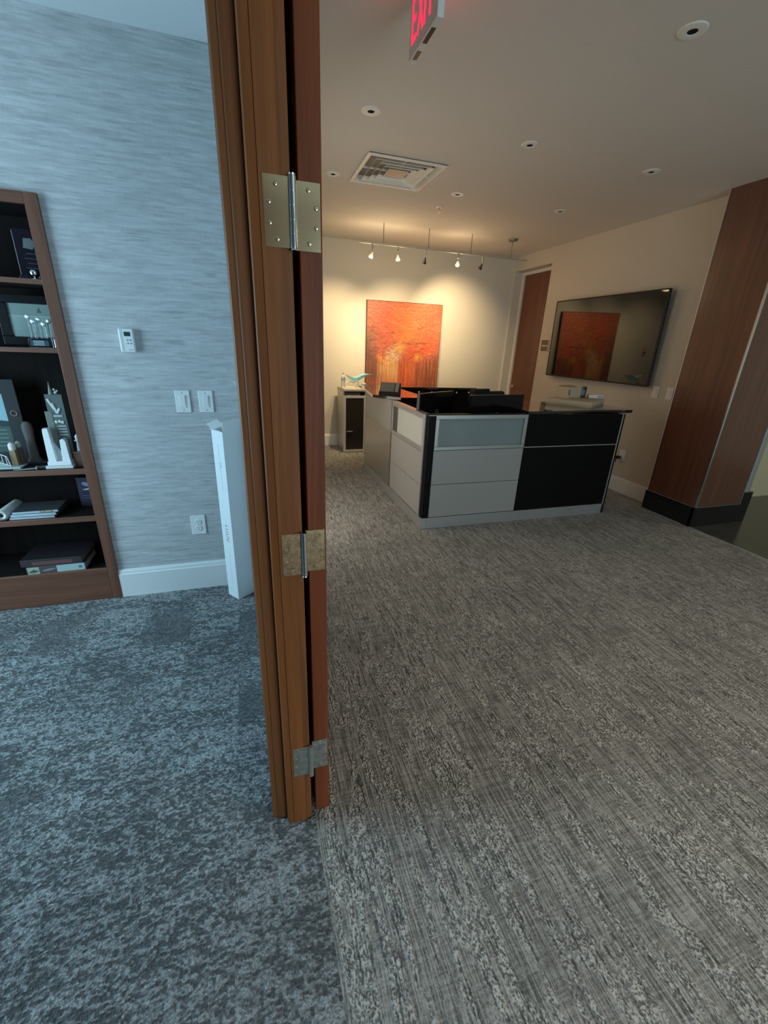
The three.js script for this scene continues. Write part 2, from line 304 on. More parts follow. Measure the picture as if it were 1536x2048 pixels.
// ------------------------------------------------------------------ door frame and open door
{
  const fr = structGroup('trim_1');
  const Y1 = 2.62;
  part('casing', uvm(column([[-0.020, -1.085], [-0.020, -0.998], [-0.016, -0.992], [-0.003, -0.992], [-0.003, -1.085]], 0.004, Y1)), M.casing, fr);
  part('jamb', uvm(column([[-0.003, -1.02], [-0.003, -0.990], [0.0, -0.987], [0.024, -0.987], [0.026, -0.989], [0.026, -1.02]], 0.004, Y1)), M.casing, fr);
  part('stop_molding', uvm(column([[0.026, -1.02], [0.0262, -0.984], [0.0264, -0.970], [0.0290, -0.9645], [0.045, -0.962], [0.047, -0.963], [0.047, -1.02]], 0.002, Y1), false, 0.2), M.jamb, fr);
  part('hinge_jamb', uvm(column([[0.047, -1.02], [0.047, -0.960], [0.0845, -0.960], [0.0855, -0.962], [0.0855, -1.02]], 0.003, Y1), false, 0.33), M.jamb, fr);
  part('lobby_casing', uvm(column([[0.0855, -1.06], [0.0855, -0.964], [0.102, -0.964], [0.104, -0.966], [0.104, -1.06]], 0.006, Y1), false, 0.1), M.casing, fr);
  // head and far side of the frame, out of the picture
  part('head', bx(-0.02, 0.104, 2.62, 2.66, -1.02, 0.12), M.jamb, fr);
  part('strike_jamb', bx(-0.02, 0.104, 0, 2.62, 0.08, 0.12), M.jamb, fr);
  const d = structGroup('door_1');
  part('door_leaf', bx(0.119, 0.1645, 0.012, 2.6, -1.90, -0.976, 0.0025), M.door, d);
  const hinge = (yc, h, m, barrelM) => {
    const hg = sub('hinge', d), zf = -0.9585;
    part('leaf_plate', bx(0.053, 0.100, yc - h / 2, yc + h / 2, zf - 0.004, zf, 0.0008), m, hg);
    part('leaf_plate', bx(0.112, 0.1605, yc - h / 2, yc + h / 2, -0.978, -0.9725, 0.0008), m, hg);
    const k = [], n = 5;
    for (let i = 0; i < n; i++) k.push(mv(cyl(0.0073, 0.0073, h / n - 0.0008, 20), 0.1065, yc - h / 2 + (i + 0.5) * h / n, zf + 0.0035));
    k.push(mv(cyl(0.0062, 0.0062, h + 0.004, 16), 0.1065, yc, zf + 0.0035), mv(cyl(0.0068, 0.0060, 0.003, 16), 0.1065, yc + h / 2 + 0.002, zf + 0.0035), mv(cyl(0.0060, 0.0068, 0.003, 16), 0.1065, yc - h / 2 - 0.002, zf + 0.0035));
    part('barrel', join(...k), barrelM, hg);
    const scr = new THREE.LatheGeometry([[0.0006, 0.0010], [0.0018, 0.0011], [0.0034, 0.0009], [0.0042, 0.0002], [0.0044, -0.0006]].map(([a, b]) => new THREE.Vector2(a, b)), 18); scr.rotateX(Math.PI / 2);
    for (const [x, f] of [[0.076, 0.38], [0.063, 0.13], [0.063, -0.16], [0.076, -0.38]]) part('screw', scr.clone().translate(x, yc + f * h, zf), m, hg);
    for (const [x, f] of [[0.138, 0.38], [0.152, 0.14], [0.152, -0.14], [0.138, -0.38]]) part('screw', scr.clone().translate(x, yc + f * h, -0.9722), m, hg);
  };
  hinge(1.702, 0.1145, M.brass, M.chrome);
  hinge(0.987, 0.1145, M.oldBrass, M.chrome);
  hinge(0.272, 0.1145, M.dullSteel, M.dullSteel);
}
// ------------------------------------------------------------------ wood-clad column, pier and side hall
{
  const c = structGroup('wall_column'), X0 = 3.884, X1 = 4.455, Z0 = -2.652, Z1 = -3.187;
  part('wood_panel', bx(X0, X0 + 0.02, 0.196, H_LOBBY, Z1, Z0 - 0.014), M.mahogany, c);
  part('wood_panel', bx(X0 + 0.012, X1 - 0.006, 0.196, H_LOBBY, Z0 - 0.02, Z0), M.mahogany, c);
  part('core', bx(X0 + 0.02, X1, 0, H_LOBBY, Z1, Z0 - 0.02, 0), M.concrete, c);
  part('corner_trim', bx(X0 - 0.003, X0 + 0.012, 0.19, H_LOBBY, Z0 - 0.014, Z0 + 0.003, 0.002), M.steel, c);
  part('edge_trim', bx(X1 - 0.006, X1 + 0.001, 0.19, H_LOBBY, Z0 - 0.02, Z0 + 0.004, 0.001), M.steel, c);
  part('edge_trim', bx(X0 - 0.004, X0 + 0.003, 0.19, H_LOBBY, Z1, Z1 + 0.006, 0.001), S([0.6, 0.55, 0.48], 0.4, { metalness: 0.6 }), c);
  part('base', bx(X0 - 0.010, X0 + 0.02, 0, 0.188, Z1 - 0.004, Z0 - 0.002, 0.002), M.blackStone, c);
  part('base', bx(X0 - 0.010, X1 + 0.004, 0, 0.188, Z0 - 0.03, Z0 + 0.008, 0.002), M.blackStone, c);
  part('base_cap', join(bx(X0 - 0.011, X0 + 0.004, 0.188, 0.194, Z1, Z0 + 0.009, 0.001), bx(X0 - 0.011, X1 + 0.002, 0.188, 0.194, Z0 - 0.004, Z0 + 0.009, 0.001)), S([0.35, 0.30, 0.27], 0.35, { metalness: 0.7 }), c);
  const p = structGroup('wall_pier');
  const half = []; for (let i = 0; i <= 14; i++) { const a = Math.PI * (1 - i / 14); half.push([4.527 + 0.066 * Math.cos(a), -2.725 + 0.062 * Math.sin(a)]); }
  part('cladding', uvm(toCreasedNormals(column([[4.461, -3.2], ...half, [4.593, -3.2]], 0.30, H_LOBBY), 0.5)), S([0.45, 0.47, 0.46], 0.35, { metalness: 0.5 }), p);
  part('base', bx(4.460, 4.597, 0, 0.30, -3.2, -2.657, 0.003), M.blackStone, p);
  part('edge_trim', bx(4.594, 4.603, 0, H_LOBBY, -2.80, -2.70, 0.001), S([0.62, 0.60, 0.52], 0.45), p);
  // lit panel in the hall ceiling (out of frame)
  const l = thing('ceiling_panel_light', 'square lit panel in the side hall ceiling beyond the column', 'light', [5.6, H_LOBBY, -1.6]);
  part('frame', bx(-0.48, 0.48, -0.03, 0, -0.48, 0.48), M.white, l);
  part('diffuser', bx(-0.45, 0.45, -0.036, -0.029, -0.45, 0.45, 0), S([0.8, 0.8, 0.8], 0.5, { emissive: rgb(LIGHT.hall.color), emissiveIntensity: 1.5 }), l);
}
// ------------------------------------------------------------------ far door
{
  const d = structGroup('door_2'), X = XR + 0.13;
  part('door_leaf', bx(X + 0.03, X + 0.07, 0.01, 2.535, -6.395, -5.58), M.doorRed, d);
  part('door_frame', join(bx(X, X + 0.10, 0, 2.582, -6.440, -6.397, 0.003), bx(X, X + 0.10, 2.538, 2.582, -6.397, -5.575, 0.003)), S([0.74, 0.72, 0.66], 0.45), d);
  const k = sub('door_handle', d);
  part('rose', mv(cyl(0.026, 0.028, 0.012, 20), X + 0.024, 0.93, -6.335, 0, 0, Math.PI / 2), M.brass, k);
  part('lever', join(between([X + 0.02, 0.93, -6.335], [X - 0.02, 0.93, -6.335], 0.008), between([X - 0.02, 0.93, -6.335], [X - 0.02, 0.93, -6.23], 0.008)), M.brass, k);
}
// ------------------------------------------------------------------ bookcase and what stands in it
{
  const ZF = -2.555, ZI = -2.875, XL = -1.755, XRR = -0.806;
  const b = thing('bookcase', 'tall reddish brown built-in bookcase with dark shelves at the left edge', 'bookcase', [0, 0, 0]);
  part('stile', bx(-0.858, XRR, 0.002, 2.03, ZF - 0.019, ZF, 0.002), M.shelf, b);
  part('stile', bx(XL, XL + 0.052, 0.002, 2.03, ZF - 0.019, ZF, 0.002), M.shelf, b);
  part('top_rail', bx(XL + 0.052, -0.858, 1.985, 2.03, ZF - 0.019, ZF, 0.002, true), M.shelf, b);
  part('plinth', bx(XL + 0.052, -0.858, 0.002, 0.204, ZF - 0.019, ZF, 0.002, true), M.shelf, b);
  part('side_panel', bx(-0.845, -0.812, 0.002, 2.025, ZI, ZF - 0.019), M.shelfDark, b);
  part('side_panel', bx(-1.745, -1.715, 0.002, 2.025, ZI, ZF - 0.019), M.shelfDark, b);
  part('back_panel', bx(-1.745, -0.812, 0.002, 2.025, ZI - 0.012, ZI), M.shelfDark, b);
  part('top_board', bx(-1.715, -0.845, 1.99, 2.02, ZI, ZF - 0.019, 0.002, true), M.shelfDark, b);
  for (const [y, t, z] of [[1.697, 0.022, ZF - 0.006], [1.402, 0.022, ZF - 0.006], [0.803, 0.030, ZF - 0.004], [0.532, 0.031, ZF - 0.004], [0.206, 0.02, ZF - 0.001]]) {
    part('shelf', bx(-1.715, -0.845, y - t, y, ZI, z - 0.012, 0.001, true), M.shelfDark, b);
    part('shelf_edge', bx(-1.715, y < 0.3 ? -0.858 : -0.852, y - t, y, z - 0.012, z, 0.002, true), M.shelf, b);
  }
}
const print = (w, h, draw) => S([1, 1, 1], 0.5, { map: canvasTex(w, h, draw) });
function facePlane(w, h) { return new THREE.PlaneGeometry(w, h); }
{ // top shelf: dark award plaque and a small silver dome
  const a = thing('award_plaque', 'dark violet glass award plaque with pale emblem on the top shelf', 'award', [-0.922, 1.697, -2.70], 0.12);
  const sh = prism([[-0.052, 0.022], [0.052, 0.022], [0.052, 0.205], [0.03, 0.214], [-0.052, 0.214]], 0.014, 0.002);
  part('glass_plate', sh, P([0.016, 0.013, 0.022], 0.08), a);
  part('bright_edge', bx(-0.0565, -0.0535, 0.024, 0.205, 0.002, 0.0155, 0.001), S([0.34, 0.32, 0.37], 0.25), a);
  part('emblem', mv(prism([[-0.022, -0.018], [0.012, -0.022], [0.026, 0.0], [0.012, 0.022], [-0.016, 0.020]], 0.003, 0.001), 0.0, 0.155, 0.016), S([0.17, 0.185, 0.20], 0.4), a);
  for (let i = 0; i < 4; i++) part('engraved_line', bx(-0.03 + 0.01 * (i % 2), 0.028, 0.052 + i * 0.02, 0.056 + i * 0.02, 0.0155, 0.0172, 0), S([0.07, 0.065, 0.09], 0.4), a);
  part('base', bx(-0.06, 0.06, 0.0, 0.021, -0.012, 0.03, 0.002), P([0.03, 0.025, 0.05], 0.1), a);
  const d = thing('silver_cup', 'small shiny silver cup at the front right of the top shelf', 'cup', [-0.893, 1.697, -2.592]);
  part('bowl', new THREE.LatheGeometry([[0.001, 0.008], [0.010, 0.009], [0.017, 0.017], [0.019, 0.028], [0.017, 0.036], [0.015, 0.036], [0.015, 0.02], [0.001, 0.012]].map(([x, y]) => new THREE.Vector2(x, y)), 24), M.chrome, d);
  part('foot', new THREE.LatheGeometry([[0.001, 0], [0.012, 0], [0.012, 0.003], [0.004, 0.005], [0.004, 0.009], [0.001, 0.009]].map(([x, y]) => new THREE.Vector2(x, y)), 20), M.chrome, d);
}
{ // second shelf: certificate and crystal award
  const f = thing('framed_certificate', 'black framed pale certificate leaning at the back of the second shelf', 'picture frame', [-1.0, 1.402, -2.775], 0);
  const g = new THREE.Group(); g.rotation.x = -0.06;
  const bar = (x0, x1, y0, y1) => bx(x0, x1, y0, y1, 0, 0.022, 0.003);
  const inner = sub('frame', f);
  part('frame_rail', bar(-0.145, 0.15, 0.004, 0.045), M.blackPlastic, inner); part('frame_rail', bar(-0.145, 0.15, 0.198, 0.238), M.blackPlastic, inner);
  part('frame_stile', bar(-0.145, -0.104, 0.045, 0.198), M.blackPlastic, inner); part('frame_stile', bar(0.11, 0.15, 0.045, 0.198), M.blackPlastic, inner);
  part('certificate', mv(facePlane(0.216, 0.156), 0.003, 0.1215, 0.012), print(256, 192, (c, w, h) => { c.fillStyle = '#8fa39f'; c.fillRect(0, 0, w, h); c.fillStyle = '#7d918d'; c.fillRect(0, 0, w, h * 0.36); c.fillStyle = '#b4bfba'; c.fillRect(0, h * 0.36, w, 3); c.fillStyle = '#4c5654'; c.beginPath(); c.moveTo(w * 0.62, 16); c.lineTo(w * 0.67, 50); c.lineTo(w * 0.57, 50); c.fill(); c.fillStyle = '#7f8f8c'; for (let i = 0; i < 7; i++) c.fillRect(30 + 8 * (i % 3), 88 + i * 12, 120 - 20 * (i % 2), 2.5); c.fillStyle = '#15181a'; c.beginPath(); c.moveTo(0, h); c.lineTo(22, h); c.quadraticCurveTo(4, h - 4, 0, h - 22); c.fill(); }), f);
  f.rotation.x = -0.04;
  const a = thing('crystal_award', 'clear crystal award of upright rods on a block on the second shelf', 'award', [-0.925, 1.402, -2.605], 0.05);
  part('block', bx(-0.052, 0.045, 0, 0.042, -0.028, 0.028, 0.003), M.clearGlass, a);
  part('name_plate', bx(-0.04, 0.03, 0.008, 0.034, 0.0285, 0.030, 0), S([0.05, 0.08, 0.10], 0.3), a);
  for (const y of [0.012, 0.020, 0.028]) part('engraved_line', bx(-0.03, 0.012, y, y + 0.003, 0.030, 0.0308, 0), S([0.55, 0.62, 0.64], 0.4), a);
  const hs = [0.128, 0.108, 0.118, 0.098, 0.112];
  for (let i = 0; i < 5; i++) { part('rod', mv(cyl(0.0065, 0.0065, hs[i] - 0.042, 6), -0.042 + i * 0.020, 0.042 + (hs[i] - 0.042) / 2, (i % 2) * 0.012 - 0.006), M.clearGlass, a); part('rod_head', mv(new THREE.IcosahedronGeometry(0.0115, 0), -0.042 + i * 0.020, hs[i] + 0.008, (i % 2) * 0.012 - 0.006), P([0.75, 0.85, 0.87], 0.05, { clearcoat: 1 }), a); }
}
{ // third shelf
  const f = thing('framed_photo', 'dark framed picture with a pale blue photo left on the third shelf', 'picture frame', [-1.29, 0.803, -2.775], 0.1);
  part('frame', bx(-0.125, 0.125, 0.0, 0.435, -0.012, 0.006, 0.004), S([0.016, 0.016, 0.018], 0.6), f);
  part('photo', mv(facePlane(0.162, 0.305), -0.019, 0.2075, 0.0066), print(128, 256, (c, w, h) => { c.fillStyle = '#8fb4bd'; c.fillRect(0, 0, w, h); c.fillStyle = '#22333a'; c.beginPath(); c.moveTo(0, h * 0.38); c.lineTo(w, h * 0.46); c.lineTo(w, h * 0.55); c.lineTo(0, h * 0.6); c.fill(); c.fillStyle = '#3f5450'; c.fillRect(0, h * 0.55, w, h); c.fillStyle = '#6f857f'; for (let i = 0; i < 5; i++) c.fillRect(6, h * (0.6 + i * 0.07), w - 20, 4); }), f);
  part('carved_flower', mv(new THREE.TorusGeometry(0.014, 0.004, 6, 10), 0.095, 0.26, 0.006), S([0.16, 0.13, 0.10], 0.6), f);
  const s = thing('stair_model', 'miniature staircase model with white railing and capped brown post', 'model', [-1.225, 0.803, -2.655], 0.02);
  part('base', bx(-0.10, 0.065, 0, 0.008, -0.05, 0.05, 0.001), S([0.45, 0.52, 0.50], 0.6), s);
  for (let i = 0; i < 4; i++) part('step', bx(-0.095 + i * 0.0, 0.005 - i * 0.025, 0.008 + i * 0.014, 0.022 + i * 0.014, -0.02, 0.02, 0.001), S([0.30, 0.36, 0.34], 0.7), s);
  part('handrail', between([-0.095, 0.118, 0.028], [0.010, 0.062, 0.028], 0.0024), M.white, s);
  part('lower_rail', between([-0.095, 0.066, 0.028], [0.018, 0.012, 0.028], 0.002), M.white, s);
  for (let i = 0; i < 7; i++) { const x = -0.088 + i * 0.0155, t = (x + 0.095) / 0.105; part('baluster', between([x, 0.118 - 0.056 * t, 0.028], [x, 0.066 - 0.050 * t, 0.028], 0.0014, 6), M.white, s); }
  part('end_post', between([0.010, 0.064, 0.028], [0.018, 0.010, 0.028], 0.002), M.white, s);
  part('newel', bx(0.020, 0.046, 0.008, 0.094, -0.010, 0.014, 0.002), S([0.26, 0.17, 0.08], 0.6), s);
  part('newel_cap', mv(new THREE.CapsuleGeometry(0.0155, 0.018, 4, 12), 0.033, 0.106, 0.002), S([0.66, 0.64, 0.56], 0.6), s);
  part('rear_cap', mv(new THREE.CapsuleGeometry(0.012, 0.016, 4, 12), 0.052, 0.112, -0.026), S([0.36, 0.33, 0.29], 0.6), s);
  part('rear_newel', bx(0.042, 0.062, 0.008, 0.10, -0.036, -0.016, 0.002), S([0.10, 0.07, 0.045], 0.6), s);
  const p = thing('stone_statuette', 'slim grey stone statuette with rounded top in the middle of the third shelf', 'statuette', [-1.135, 0.803, -2.73], 0.2);
  part('body', new THREE.LatheGeometry([[0.001, 0.0], [0.040, 0.0], [0.036, 0.012], [0.024, 0.03], [0.020, 0.12], [0.025, 0.18], [0.024, 0.205], [0.014, 0.222], [0.001, 0.226]].map(([x, y]) => new THREE.Vector2(x, y)), 24).scale(1, 1, 0.6), S([0.085, 0.072, 0.065], 0.7), p);
  part('foot', bx(-0.05, 0.06, -0.0, 0.01, -0.03, 0.03, 0.002), S([0.03, 0.028, 0.028], 0.5), p);
  const o = thing('letter_opener', 'pale bladed letter opener with dark handle lying at the shelf front', 'letter opener', [-1.09, 0.8035, -2.582], 0.22);
  part('blade', mv(prism([[-0.085, 0], [-0.02, 0.009], [0.012, 0.009], [0.012, -0.007], [-0.03, -0.006]], 0.003), 0, 0.004, 0, -Math.PI / 2), S([0.50, 0.55, 0.53], 0.3, { metalness: 0.3 }), o);
  part('handle', mv(new THREE.CapsuleGeometry(0.008, 0.055, 4, 12), 0.045, 0.009, 0, 0, 0, Math.PI / 2), S([0.05, 0.055, 0.06], 0.5), o);
  part('guard', bx(0.008, 0.015, 0.001, 0.016, -0.012, 0.012, 0.002), S([0.3, 0.32, 0.33], 0.4), o);
  const c = thing('tower_souvenir', 'white church tower souvenir with a grey engraved panel on third shelf', 'souvenir', [-0.972, 0.803, -2.615], 0);
  part('plinth', bx(-0.066, 0.058, 0, 0.016, -0.04, 0.035, 0.002), S([0.62, 0.62, 0.63], 0.6), c);
  part('plinth_step', bx(-0.056, 0.052, 0.016, 0.036, -0.034, 0.028, 0.003), M.white, c);
  part('tall_pillar', mv(prism([[-0.017, 0], [0.017, 0], [0.012, 0.155], [0.010, 0.172], [-0.010, 0.172], [-0.013, 0.155]], 0.03, 0.001), -0.034, 0.036, -0.01), M.white, c);
  part('short_pillar', mv(prism([[-0.017, 0], [0.017, 0], [0.013, 0.105], [0.004, 0.118], [-0.010, 0.112]], 0.03, 0.001), 0.030, 0.036, -0.01), M.white, c);
  part('ramp', mv(prism([[-0.018, 0], [0.016, 0], [0.016, 0.03], [-0.018, 0.10]], 0.012, 0.0005), -0.002, 0.036, -0.012), S([0.50, 0.53, 0.55], 0.6), c);
  part('engraved_panel', bx(-0.018, 0.058, 0.036, 0.375, -0.034, -0.026, 0.001), S([0.115, 0.135, 0.135], 0.35), c);
  part('tower_body', bx(-0.034, 0.0, 0.036, 0.29, -0.032, -0.024, 0.006), S([0.16, 0.165, 0.15], 0.5), c);
  const white2 = S([0.52, 0.55, 0.52], 0.5);
  for (const [x, y, a, l] of [[0.004, 0.325, 0.4, 0.05], [0.016, 0.305, 0.3, 0.045], [0.030, 0.292, -0.5, 0.02]]) part('relief_leaf', mv(new THREE.CapsuleGeometry(0.0065, l, 3, 8).scale(1, 1, 0.4), x, y, -0.024, 0, 0, a), white2, c);
  part('relief_band', bx(0.002, 0.044, 0.262, 0.270, -0.027, -0.022, 0.002), white2, c);
  for (const [x, y] of [[0.010, 0.236], [0.026, 0.238], [0.038, 0.234]]) part('relief_boss', mv(new THREE.SphereGeometry(0.0085, 10, 8).scale(1, 1, 0.4), x, y, -0.024), white2, c);
  for (let i = 0; i < 4; i++) part('relief_bar', bx(0.012, 0.050, 0.165 + i * 0.015, 0.171 + i * 0.015, -0.027, -0.023, 0.001), white2, c);
  part('spire', mv(cyl(0.001, 0.011, 0.062, 8), 0.012, 0.406, -0.030), S([0.22, 0.24, 0.22], 0.5), c);
  part('finial_figure', join(mv(new THREE.SphereGeometry(0.008, 10, 8), 0.034, 0.384, -0.03), mv(new THREE.SphereGeometry(0.006, 10, 8), 0.030, 0.399, -0.03), mv(new THREE.SphereGeometry(0.005, 10, 8), 0.042, 0.392, -0.03)), white2, c);
  const r = thing('figurine_box', 'small reddish brown box under a white figurine against the shelf side', 'box', [-0.885, 0.803, -2.64]);
  part('body', bx(-0.028, 0.028, 0, 0.07, -0.03, 0.03, 0.002), S([0.12, 0.05, 0.038], 0.6), r); part('lid', bx(-0.030, 0.030, 0.07, 0.082, -0.032, 0.032, 0.002), S([0.13, 0.055, 0.04], 0.6), r);
  const w = thing('white_figurine', 'tiny white figurine standing on a reddish box by the shelf side', 'figurine', [-0.884, 0.885, -2.63]);
  part('body', new THREE.LatheGeometry([[0.001, 0], [0.011, 0], [0.009, 0.03], [0.006, 0.05], [0.011, 0.056], [0.008, 0.066], [0.010, 0.078], [0.001, 0.09]].map(([x, y]) => new THREE.Vector2(x, y)), 16), S([0.62, 0.66, 0.66], 0.5), w);
  part('arms', mv(new THREE.CapsuleGeometry(0.004, 0.026, 3, 8), 0, 0.055, 0, 0, 0, Math.PI / 2), S([0.62, 0.66, 0.66], 0.5), w);
}
{ // fourth shelf
  const r = thing('paper_roll', 'white paper roll with an open end at the left edge of a shelf', 'paper roll', [-1.285, 0.562, -2.66]);
  const ring = new THREE.LatheGeometry([[0.010, -0.09], [0.029, -0.09], [0.029, 0.09], [0.010, 0.09], [0.010, -0.09]].map(([x, y]) => new THREE.Vector2(x, y)), 28); ring.rotateX(Math.PI / 2);
  part('paper', ring, S([0.62, 0.64, 0.62], 0.7), r); const core = new THREE.LatheGeometry([[0.007, -0.089], [0.010, -0.089], [0.010, 0.089], [0.007, 0.089], [0.007, -0.089]].map(([x, y]) => new THREE.Vector2(x, y)), 20); core.rotateX(Math.PI / 2); part('core', core, S([0.12, 0.10, 0.08], 0.8), r);
  const mags = [['thick magazine with tan tabs lying on top of the magazine stack', 0.014, [0.42, 0.50, 0.55], 0.010], ['bluish white magazine in the middle of the magazine stack', 0.016, [0.46, 0.54, 0.60], 0.0], ['pale magazine at the bottom of the magazine stack', 0.014, [0.44, 0.49, 0.52], -0.008]];
  let y = 0.5322; for (const [label, t, c, dx] of mags.slice().reverse()) {
    const m = thing('magazine', label, 'magazine', [-1.147 + dx, y, -2.66], 0.02 + dx * 2);
    part('pages', bx(-0.105, 0.10, 0.001, t - 0.001, -0.07, 0.082, 0.001), S(c, 0.7), m); part('page_edge', mv(facePlane(0.203, t - 0.002), -0.0025, t / 2, 0.0824), print(256, 32, (g, w, h) => { const k = (v) => Math.round(lin2s(v)); g.fillStyle = `rgb(${k(c[0])},${k(c[1])},${k(c[2])})`; g.fillRect(0, 0, w, h); for (let i = 0; i < 40; i++) { g.fillStyle = rnd() < 0.5 ? 'rgba(60,80,95,0.35)' : 'rgba(225,240,245,0.4)'; g.fillRect(rr(0, w), rr(0, h), rr(20, 90), 2); } }), m);
    part('cover', bx(-0.107, 0.103, t - 0.001, t, -0.072, 0.084, 0), S([0.055, 0.058, 0.062], 0.4), m); part('cover', bx(-0.107, 0.103, 0, 0.001, -0.072, 0.084, 0), S([0.055, 0.058, 0.062], 0.4), m); part('spine', bx(0.1005, 0.1045, 0, t, -0.072, 0.084, 0.001), S([0.045, 0.04, 0.036], 0.5), m);
    if (dx > 0) for (const x of [0.018, 0.050]) part('tab', bx(x, x + 0.022, 0.003, t - 0.002, 0.080, 0.086, 0), S([0.34, 0.31, 0.20], 0.7), m);
    y += t + 0.0004;
  }
  const v = thing('violet_figure_box', 'dark violet carton with a pale bird print at the back of a shelf', 'box', [-0.925, 0.532, -2.76], -0.1);
  part('carton', bx(-0.045, 0.045, 0, 0.175, -0.03, 0.03, 0.003), S([0.016, 0.014, 0.028], 0.5), v);
  part('print', mv(facePlane(0.075, 0.155), 0, 0.09, 0.0305), print(96, 192, (g, w, h) => { g.fillStyle = '#26233a'; g.fillRect(0, 0, w, h); g.fillStyle = '#8d93ab'; g.beginPath(); g.ellipse(50, 40, 26, 15, 0.3, 0, 7); g.fill(); g.fillStyle = '#b9bccb'; g.beginPath(); g.moveTo(20, 78); g.quadraticCurveTo(55, 96, 82, 64); g.quadraticCurveTo(60, 70, 20, 78); g.fill(); g.fillStyle = '#15173a'; g.fillRect(10, 100, 70, 34); g.fillStyle = '#5c5f86'; g.fillRect(16, 122, 50, 3); g.fillRect(24, 140, 44, 3); }), v);
}
{ // bottom: two books
  const b1 = thing('book', 'thick book with white label on its spine at the bottom of the bookcase', 'book', [-1.105, 0.2063, -2.65], 0.02);
  part('spine', bx(-0.142, 0.142, 0, 0.044, 0.083, 0.087, 0.001), S([0.10, 0.085, 0.088], 0.5), b1); part('spine_print', mv(facePlane(0.280, 0.042), 0, 0.022, 0.0874), print(512, 96, (g, w, h) => { g.fillStyle = '#574b4d'; g.fillRect(0, 0, w, h); g.fillStyle = '#a3ad9b'; g.fillRect(6, 0, 100, h); g.fillStyle = '#52614f'; g.beginPath(); g.moveTo(6, h * 0.75); g.lineTo(60, h * 0.3); g.lineTo(106, h * 0.62); g.lineTo(60, h * 0.85); g.fill(); g.fillStyle = '#8c8888'; g.beginPath(); g.ellipse(190, 50, 60, 13, -0.2, 0, 7); g.fill(); g.fillStyle = '#a9bcba'; g.fillRect(258, 0, 248, h); g.fillStyle = '#4c5a5c'; g.fillRect(452, 32, 30, 14); g.fillRect(452, 52, 30, 14); }), b1);
  part('cover', bx(-0.143, 0.143, 0.041, 0.044, -0.12, 0.0835, 0.001), S([0.06, 0.05, 0.055], 0.5), b1); part('cover', bx(-0.143, 0.143, 0, 0.003, -0.12, 0.0835, 0.001), S([0.06, 0.05, 0.055], 0.5), b1);
  part('pages', bx(-0.138, 0.138, 0.003, 0.041, -0.115, 0.0825, 0), S([0.30, 0.25, 0.20], 0.85), b1);
  const b2 = thing('book', 'dark brown bound book lying on top of the book with white label', 'book', [-1.118, 0.2510, -2.66], -0.015);
  part('spine', bx(-0.148, 0.148, 0, 0.040, 0.090, 0.095, 0.002), S([0.045, 0.03, 0.034], 0.5), b2); part('spine_print', mv(facePlane(0.290, 0.035), 0, 0.020, 0.0954), print(512, 96, (g, w, h) => { g.fillStyle = '#3b2f33'; g.fillRect(0, 0, w, h); g.fillStyle = '#6b4544'; g.fillRect(90, 22, 340, 60); g.fillStyle = '#2c2429'; g.fillRect(0, 0, w, 8); }), b2);
  part('cover', bx(-0.149, 0.149, 0.037, 0.040, -0.125, 0.0905, 0.001), S([0.022, 0.016, 0.02], 0.45), b2); part('cover', bx(-0.149, 0.149, 0, 0.003, -0.125, 0.0905, 0.001), S([0.022, 0.016, 0.02], 0.45), b2);
  part('pages', bx(-0.143, 0.143, 0.003, 0.037, -0.12, 0.089, 0), S([0.14, 0.10, 0.085], 0.85), b2);
}
